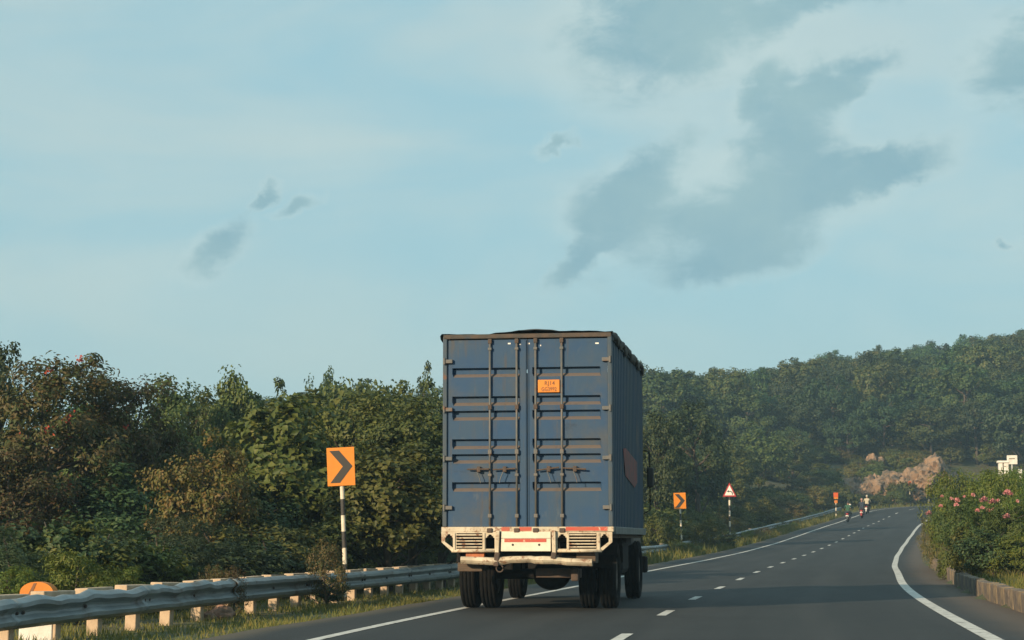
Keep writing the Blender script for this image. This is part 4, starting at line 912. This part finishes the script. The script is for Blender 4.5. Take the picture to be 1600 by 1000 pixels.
for u in range(-10, 720, 34):
    Dr = 18.6 * 1236 / (1236 - u) + rs.uniform(7, 10.5); key = rs.choice(['darkbush', 'olivebush', 'darkbush', 'feather'])
    x, y_ = uv_xy(u + rs.uniform(-12, 12), Dr); put(key, x, y_, rs.uniform(1.2, 1.9), rs.uniform(1.8, 2.8), {'darkbush': 'dark leafy undergrowth shrub between guardrail and trees', 'olivebush': 'olive leafy undergrowth shrub between guardrail and trees', 'feather': 'feathery undergrowth shrub between guardrail and trees'}[key], cat='shrub', group={'darkbush': 'dark undergrowth behind the guardrail', 'olivebush': 'olive undergrowth behind the guardrail', 'feather': 'feathery undergrowth behind the guardrail'}[key], name='shrub', crown_name='foliage', rnd=rs)
for u in (330, 345, 372):
    x, y_ = uv_xy(u, 27.2); put('dry', x, y_, .75, .45, 'thin yellow-tipped weed behind the guardrail posts', cat='weed', group='yellow-tipped weeds', name='weed', crown_name='foliage', rnd=rs)
# -- mid distance woods left of the road, seen over the near trees and right of the truck
put_px('mid_2', 502, 112, 570, 60, 'hazy tree poking above the wood left of the truck')
put_px('mid_1', 660, 128, 561, 66, 'hazy spreading tree just left of the truck roof')
put_px('mid_0', 600, 78, 590, 120, 'olive tree rising behind the olive tree at the chevron sign')
put_px('mid_1', 683, 72, 588, 120, 'fresh green tree rising directly beside the truck roof', rz=2)
put_px('mid_0', 535, 84, 586, 110, 'olive tree crown above the large chevron sign', rz=4)
put_px('mid_1', 430, 76, 588, 110, 'fresh green tree above the large-leaved olive tree', rz=3)
put_px('dark', 1088, 126, 622, 112, 'dark dense tree behind the small chevron sign')
put_px('dark', 1028, 98, 640, 90, 'dark tree beside the right side of the truck', rz=1.)
def hides_sign(u, D_, m=30): return (abs(u - 1139) < m and D_ < 119) or (abs(u - 1061) < m and D_ < 89)
pts = []
rs2 = random.Random(9)
def far_enough(x, y_, r): return all((x - a) ** 2 + (y_ - b) ** 2 > r * r for a, b in pts)
tries = 0
while tries < 9000 and len(pts) < 100:
    tries += 1; D_ = rs2.uniform(58, 205); u = rs2.uniform(380, 1300); x, y_ = uv_xy(u, D_); s, t_, zr = st(x, y_)
    if t_[0] > -12.5 or hides_sign(u, D_, 45): continue
    if not far_enough(x, y_, 5.2): continue
    pts.append((x, y_)); key = rs2.choice(['mid_0', 'mid_1', 'mid_2'])
    vmax = 585 if u < 1000 else (690 - (D_ - 58) * .35)
    H = min(rs2.uniform(5.5, 8.0), v_z(rs2.uniform(588, 625) if u < 1000 else rs2.uniform(650, 730), D_) - gz(x, y_))
    if H < 2.6: H = 2.6 + rs2.uniform(0, .8)
    put(key, x, y_, H, H * rs2.uniform(.8, 1.05), {'mid_0': 'olive tree in the roadside wood beyond the guardrail', 'mid_1': 'fresh green tree in the roadside wood beyond the guardrail', 'mid_2': 'deep green tree in the roadside wood beyond the guardrail'}[key], group={'mid_0': 'olive trees of the roadside wood', 'mid_1': 'fresh green trees of the roadside wood', 'mid_2': 'deep green trees of the roadside wood'}[key], name='roadside_tree', rnd=rs2)
# -- roadside bushes right of the truck and along the far verge
rs3 = random.Random(31)
for (u, D_, vt, w, lab) in ((1128, 96, 824, 44, 'dark round bush covering the guardrail by the triangular sign'), (1030, 84, 800, 60, 'olive bush behind the guardrail at the truck side'), (1095, 92, 806, 60, 'grassy olive bush below the small chevron sign')):
    put_px('darkbush' if 'dark' in lab else 'olivebush', u, D_, vt, w, lab, cat='shrub', name='shrub', crown_name='foliage', rnd=rs3)
yv = 66.
while yv < 200:
    tq = rs3.uniform(-12.5, -7.6); P = at(s_of_y(yv), tq); key = rs3.choice(['farbush', 'farbush_dry', 'farbush', 'olivebush'])
    uu = 800 + FPX * P.x / P.y
    if hides_sign(uu, P.y, 46): yv += .8; continue
    put(key, P.x, P.y, rs3.uniform(1.3, 2.6), rs3.uniform(2.2, 4.0), 'yellowish dry shrub along the far verge past the truck' if key == 'farbush_dry' else 'olive green shrub along the far verge past the truck', cat='shrub', group='dry shrubs along the far verge' if key == 'farbush_dry' else 'olive shrubs along the far verge', name='verge_shrub', crown_name='foliage', rnd=rs3); yv += rs3.uniform(1.2, 2.6)
for k in range(14):
    P = at(s_of_y(rs3.uniform(80, 148)), rs3.uniform(-6.0, -5.5)); put(rs3.choice(['dry', 'fresh', 'olivebush']), P.x, P.y, rs3.uniform(.35, .7), rs3.uniform(.7, 1.6), 'low weed clump at the foot of the far guardrail', cat='weed', group='weeds along the far guardrail', name='weed', crown_name='foliage', rnd=rs3)
# bushes on the outer side of the bend
for k in range(34):
    sq = S_BEND + 6 + rs3.uniform(0, 62); P = at(sq, rs3.uniform(-15, -7.5)); put(rs3.choice(['farbush', 'darkbush', 'farbush']), P.x, P.y, rs3.uniform(1.0, 2.2), rs3.uniform(2.2, 3.8), 'dark green bush between the bend and the rock face', cat='shrub', group='bushes along the outer bend', name='shrub', crown_name='foliage', rnd=rs3)
# -- hillside wood
hp = []; rs4 = random.Random(51)
tries = 0
while tries < 30000 and len(hp) < 420:
    tries += 1; D_ = math.sqrt(rs4.uniform(216 ** 2, 376 ** 2)); u = rs4.uniform(985, 1640) if rs4.random() < .86 else rs4.uniform(370, 700)
    if u < 700 and D_ < 330: continue
    x, y_ = uv_xy(u, D_); s, t_, zr = st(x, y_)
    if abs(t_[0]) < 16: continue
    if 1255 < u < 1580 and D_ < 226: continue
    if not all((x - a) ** 2 + (y_ - b) ** 2 > 5.0 ** 2 for a, b, *_ in hp): continue
    hp.append((x, y_, D_, u))
hp.sort(key=lambda q: q[2])
stuffV, stuffF, nv = [], [], 0
rngs = np.random.default_rng(8)
for i, (x, y_, D_, u) in enumerate(hp):
    H = rs4.uniform(5.2, 11.0); w = (3. + H * .55) * rs4.uniform(.8, 1.12)
    if i < 290:
        fk = rs4.choice([0, 0, 1, 2, 2, 3, 4]); put('far_%d' % fk, x, y_, H, w, ('broad mid green tree in the hazy hillside wood', 'dark green tree in the hazy hillside wood', 'broad mid green tree in the hazy hillside wood', 'pale yellowish tree in the hazy hillside wood', 'dark green tree in the hazy hillside wood')[fk], group=('mid green trees of the hillside wood', 'dark trees of the hillside wood', 'mid green trees of the hillside wood', 'yellowish trees of the hillside wood', 'dark trees of the hillside wood')[fk], name='hillside_tree', rnd=rs4)
    else:
        P, N, cc, cs = crown_pts(rngs, w / 2 * .85, H * .42, H * .58, 60, 26, .72); V, F = leaves(rngs, P, N, .5, .38)
        stuffV.append(V + np.array([x, y_, gz(x, y_)])); stuffF.append(F + nv); nv += len(V)
if nv: tag(link('far_ridge_wood', np_mesh('far_ridge_wood', np.concatenate(stuffV), np.concatenate(stuffF), [M['leaf_far']])), 'distant unbroken wood along the hazy ridge line', 'wood', kind='stuff')
for k in range(290):
    D_ = rs4.uniform(208, 258); u = rs4.uniform(1090, 1640); x, y_ = uv_xy(u, D_); s, t_, zr = st(x, y_)
    if abs(t_[0]) < 9: continue
    v0 = 500 + (0)
    if 1300 < u < 1480 and D_ < 216: continue
    bk = rs4.choice(['farbush', 'farbush', 'farbush_dry']); dr = bk == 'farbush_dry'; put(bk, x, y_, rs4.uniform(1.2, 2.4), rs4.uniform(2.6, 4.4), 'yellowish scrub bush at the foot of the wooded hill' if dr else 'olive scrub bush at the foot of the wooded hill', cat='shrub', group='yellowish scrub at the hill foot' if dr else 'olive scrub at the hill foot', name='scrub_bush', crown_name='foliage', rnd=rs4)

# -- right hand strip: flowering hedge, mounds, low bushes
fl_rng = np.random.default_rng(3)
C2 = np.clip(fl_rng.normal(0, .035, (22, 3)), -.055, .055); V2, F2 = leaves(fl_rng, C2, unit(fl_rng, 22), .085, .07); flower_me = np_mesh('flower', V2, F2, [M['pink']])
R5 = random.Random(61)
hedge = []
for (u, D_, vt, w, key, lab) in (
    (1494, 52, 757, 92, 'oleander', 'pink-flowered shrub at the road end of the right hand hedge'),
    (1530, 45, 776, 105, 'oleander', 'pink-flowered shrub in the middle of the right hand hedge'),
    (1575, 42, 772, 120, 'oleander', 'pink-flowered shrub at the right end of the hedge'),
    (1500, 55, 730, 120, 'mound', 'bright green mounded shrub behind the pink flowers'),
    (1570, 52, 727, 130, 'mound', 'wide bright green mounded shrub below the white pillars'),
    (1625, 50, 724, 120, 'mound', 'bright green mounded shrub at the right picture edge hedge end'),
    (1552, 57, 728, 110, 'mound', 'bright green mounded shrub at the foot of the white pillars'), (1598, 58, 727, 100, 'mound', 'bright green mounded shrub right of the white pillars'),
    (1476, 64, 752, 56, 'oleander', 'upright green shrub leaning over the road edge line')):
    o = put_px(key, u, D_, vt, w, lab, cat='shrub', name='flowering_shrub' if 'pink' in lab else 'shrub', crown_name='foliage', rnd=R5); hedge.append(o)
def flower(u, v, D_, par, s_):
    x, y_ = uv_xy(u, D_); P = Vector((x, y_, v_z(v, D_))); o = link('flower', flower_me, par)
    bpy.context.view_layer.update(); o.matrix_world = Matrix.Translation(P) @ Matrix.Rotation(R5.uniform(0, 6), 4, 'Z') @ Matrix.Diagonal((s_, s_, s_ * .85, 1))
for (u, v, i) in ((1484, 779, 0), (1491, 788, 0), (1448, 801, 0), (1467, 790, 0), (1504, 776, 0), (1518, 773, 1), (1493, 781, 0), (1534, 780, 1), (1547, 783, 1), (1556, 782, 1), (1524, 797, 1), (1532, 793, 1), (1542, 797, 1), (1548, 796, 1), (1571, 769, 2), (1577, 771, 2), (1587, 783, 2), (1569, 806, 2), (1469, 775, 0)):
    flower(u, v, (50.6, 42.6, 40.6)[i], hedge[i], R5.uniform(.55, 1.05))
for (u, D_, vt, w, key, lab) in (
    (1522, 41.5, 838, 90, 'olivebush', 'low olive bush hanging over the kerb'), (1480, 46.5, 848, 48, 'olivebush', 'small olive bush at the kerb end by the edge line'),
    (1590, 40.5, 832, 100, 'fresh', 'fresh green low bush in front of the hedge on the right'), (1545, 41, 818, 110, 'darkbush', 'dark leafy bush under the pink flowers'),
    (1514, 45, 815, 80, 'olivebush', 'olive bush under the pink flowers near the road'), (1458, 57, 812, 44, 'dry', 'dry weedy bush beside the right edge line'), (1447, 66, 796, 34, 'dry', 'thin dry weed bush where the right edge line vanishes')):
    put_px(key, u, D_, vt, w, lab, cat='shrub', name='shrub', crown_name='foliage', rnd=R5)
yv = 62.
while yv < 150:
    P = at(s_of_y(yv), R5.uniform(6.5, 11)); put(R5.choice(['olivebush', 'mound', 'dry']), P.x, P.y, R5.uniform(.9, 1.7), R5.uniform(1.8, 3.0), 'roadside bush along the right hand bank beyond the hedge', cat='shrub', group='bushes on the right bank', name='shrub', crown_name='foliage', rnd=R5); yv += R5.uniform(2, 3.5)

# -- grass
def grass(name, label, n, smin, smax, tf, hmin, hmax, wd, seed):
    rng = np.random.default_rng(seed); s = rng.uniform(smin, smax, n); t_ = tf(rng, n); keep = np.ones(n, bool)
    x = np.interp(s, S, CL[:, 0]) + np.interp(s, S, RN[:, 0]) * t_; y_ = np.interp(s, S, CL[:, 1]) + np.interp(s, S, RN[:, 1]) * t_
    pn = np.sin(x * 1.9 + 1) * np.sin(y_ * 1.1) + .6 * np.sin(x * 4.3 + y_ * 2.7); keep = rng.uniform(-1.9, 1.2, n) < pn; x, y_, t_ = x[keep], y_[keep], t_[keep]; n = len(x)
    z = terrain(x, y_) - .02; h = rng.uniform(hmin, hmax, n) * (.7 + .3 * np.clip(pn[keep] + .5, 0, 1.5)); a = rng.uniform(0, 6.28, n); lean = rng.uniform(.1, .7, n) * h; la = rng.uniform(0, 6.28, n)
    base = np.stack([x, y_, z], 1); wv = np.stack([np.cos(a), np.sin(a), 0 * a], 1) * (wd * rng.uniform(.6, 1.4, n))[:, None]; lv = np.stack([np.cos(la), np.sin(la), 0 * la], 1) * lean[:, None]
    mid = base + lv * .35 + np.array([0, 0, 1.]) * (h * .6)[:, None]; tip = base + lv + np.array([0, 0, 1.]) * h[:, None]
    V = np.stack([base - wv, base + wv, mid + wv * .7, mid - wv * .7, tip], 1).reshape(-1, 3); i = np.arange(n)[:, None] * 5
    F = np.concatenate([np.concatenate([i, i + 1, i + 2], 1), np.concatenate([i, i + 2, i + 3], 1), np.concatenate([i + 3, i + 2, i + 4], 1)], 1).reshape(-1, 3)
    tag(link(name, np_mesh(name, V, F, [M['grass']])), label, 'grass', kind='stuff')
grass('verge_grass', 'short yellow-green grass on the left verge along the guardrail', 60000, s_of_y(15), s_of_y(62), lambda r, n: -4.66 - 4.0 * r.uniform(0, 1, n) ** 1.3, .04, .135, .006, 1)
grass('far_verge_grass', 'rough grass on the far left verge below the guardrail', 36000, s_of_y(62), s_of_y(178), lambda r, n: -4.7 - 7.0 * r.uniform(0, 1, n) ** 1.2, .18, .55, .018, 2)
grass('strip_grass', 'rough green-brown grass on the raised strip behind the kerb', 42000, s_of_y(18), s_of_y(66), lambda r, n: 4.86 + 5.5 * r.uniform(0, 1, n), .07, .24, .007, 3)
grass('bank_grass', 'rough grass on the right hand bank and outer bend', 30000, s_of_y(62), s_of_y(196), lambda r, n: 4.7 + 14 * r.uniform(0, 1, n), .2, .55, .02, 4)
grass('bend_grass', 'grass along the outer edge of the far bend', 14000, S_BEND, S_BEND + 75, lambda r, n: -4.8 - 9 * r.uniform(0, 1, n), .2, .55, .022, 5)

# ------------------------------------------------------------------ haze
hz = MB(); hz.box(-1400, 1500, -80, 1900, -14, 70)
hm = bpy.data.materials.new('haze_air'); hm.use_nodes = True; t = hm.node_tree; t.nodes.clear()
pv = nd(t, 'ShaderNodeVolumePrincipled'); pv.inputs['Color'].default_value = (.48, .76, 1.0, 1); pv.inputs['Density'].default_value = .00052; pv.inputs['Anisotropy'].default_value = .0
ho = nd(t, 'ShaderNodeOutputMaterial'); t.links.new(pv.outputs[0], ho.inputs['Volume'])
hz = hz.build('haze', hm); tag(hz, kind='stuff'); hz['label'] = 'thin pale blue haze in the air over the hills'; hz['category'] = 'haze'
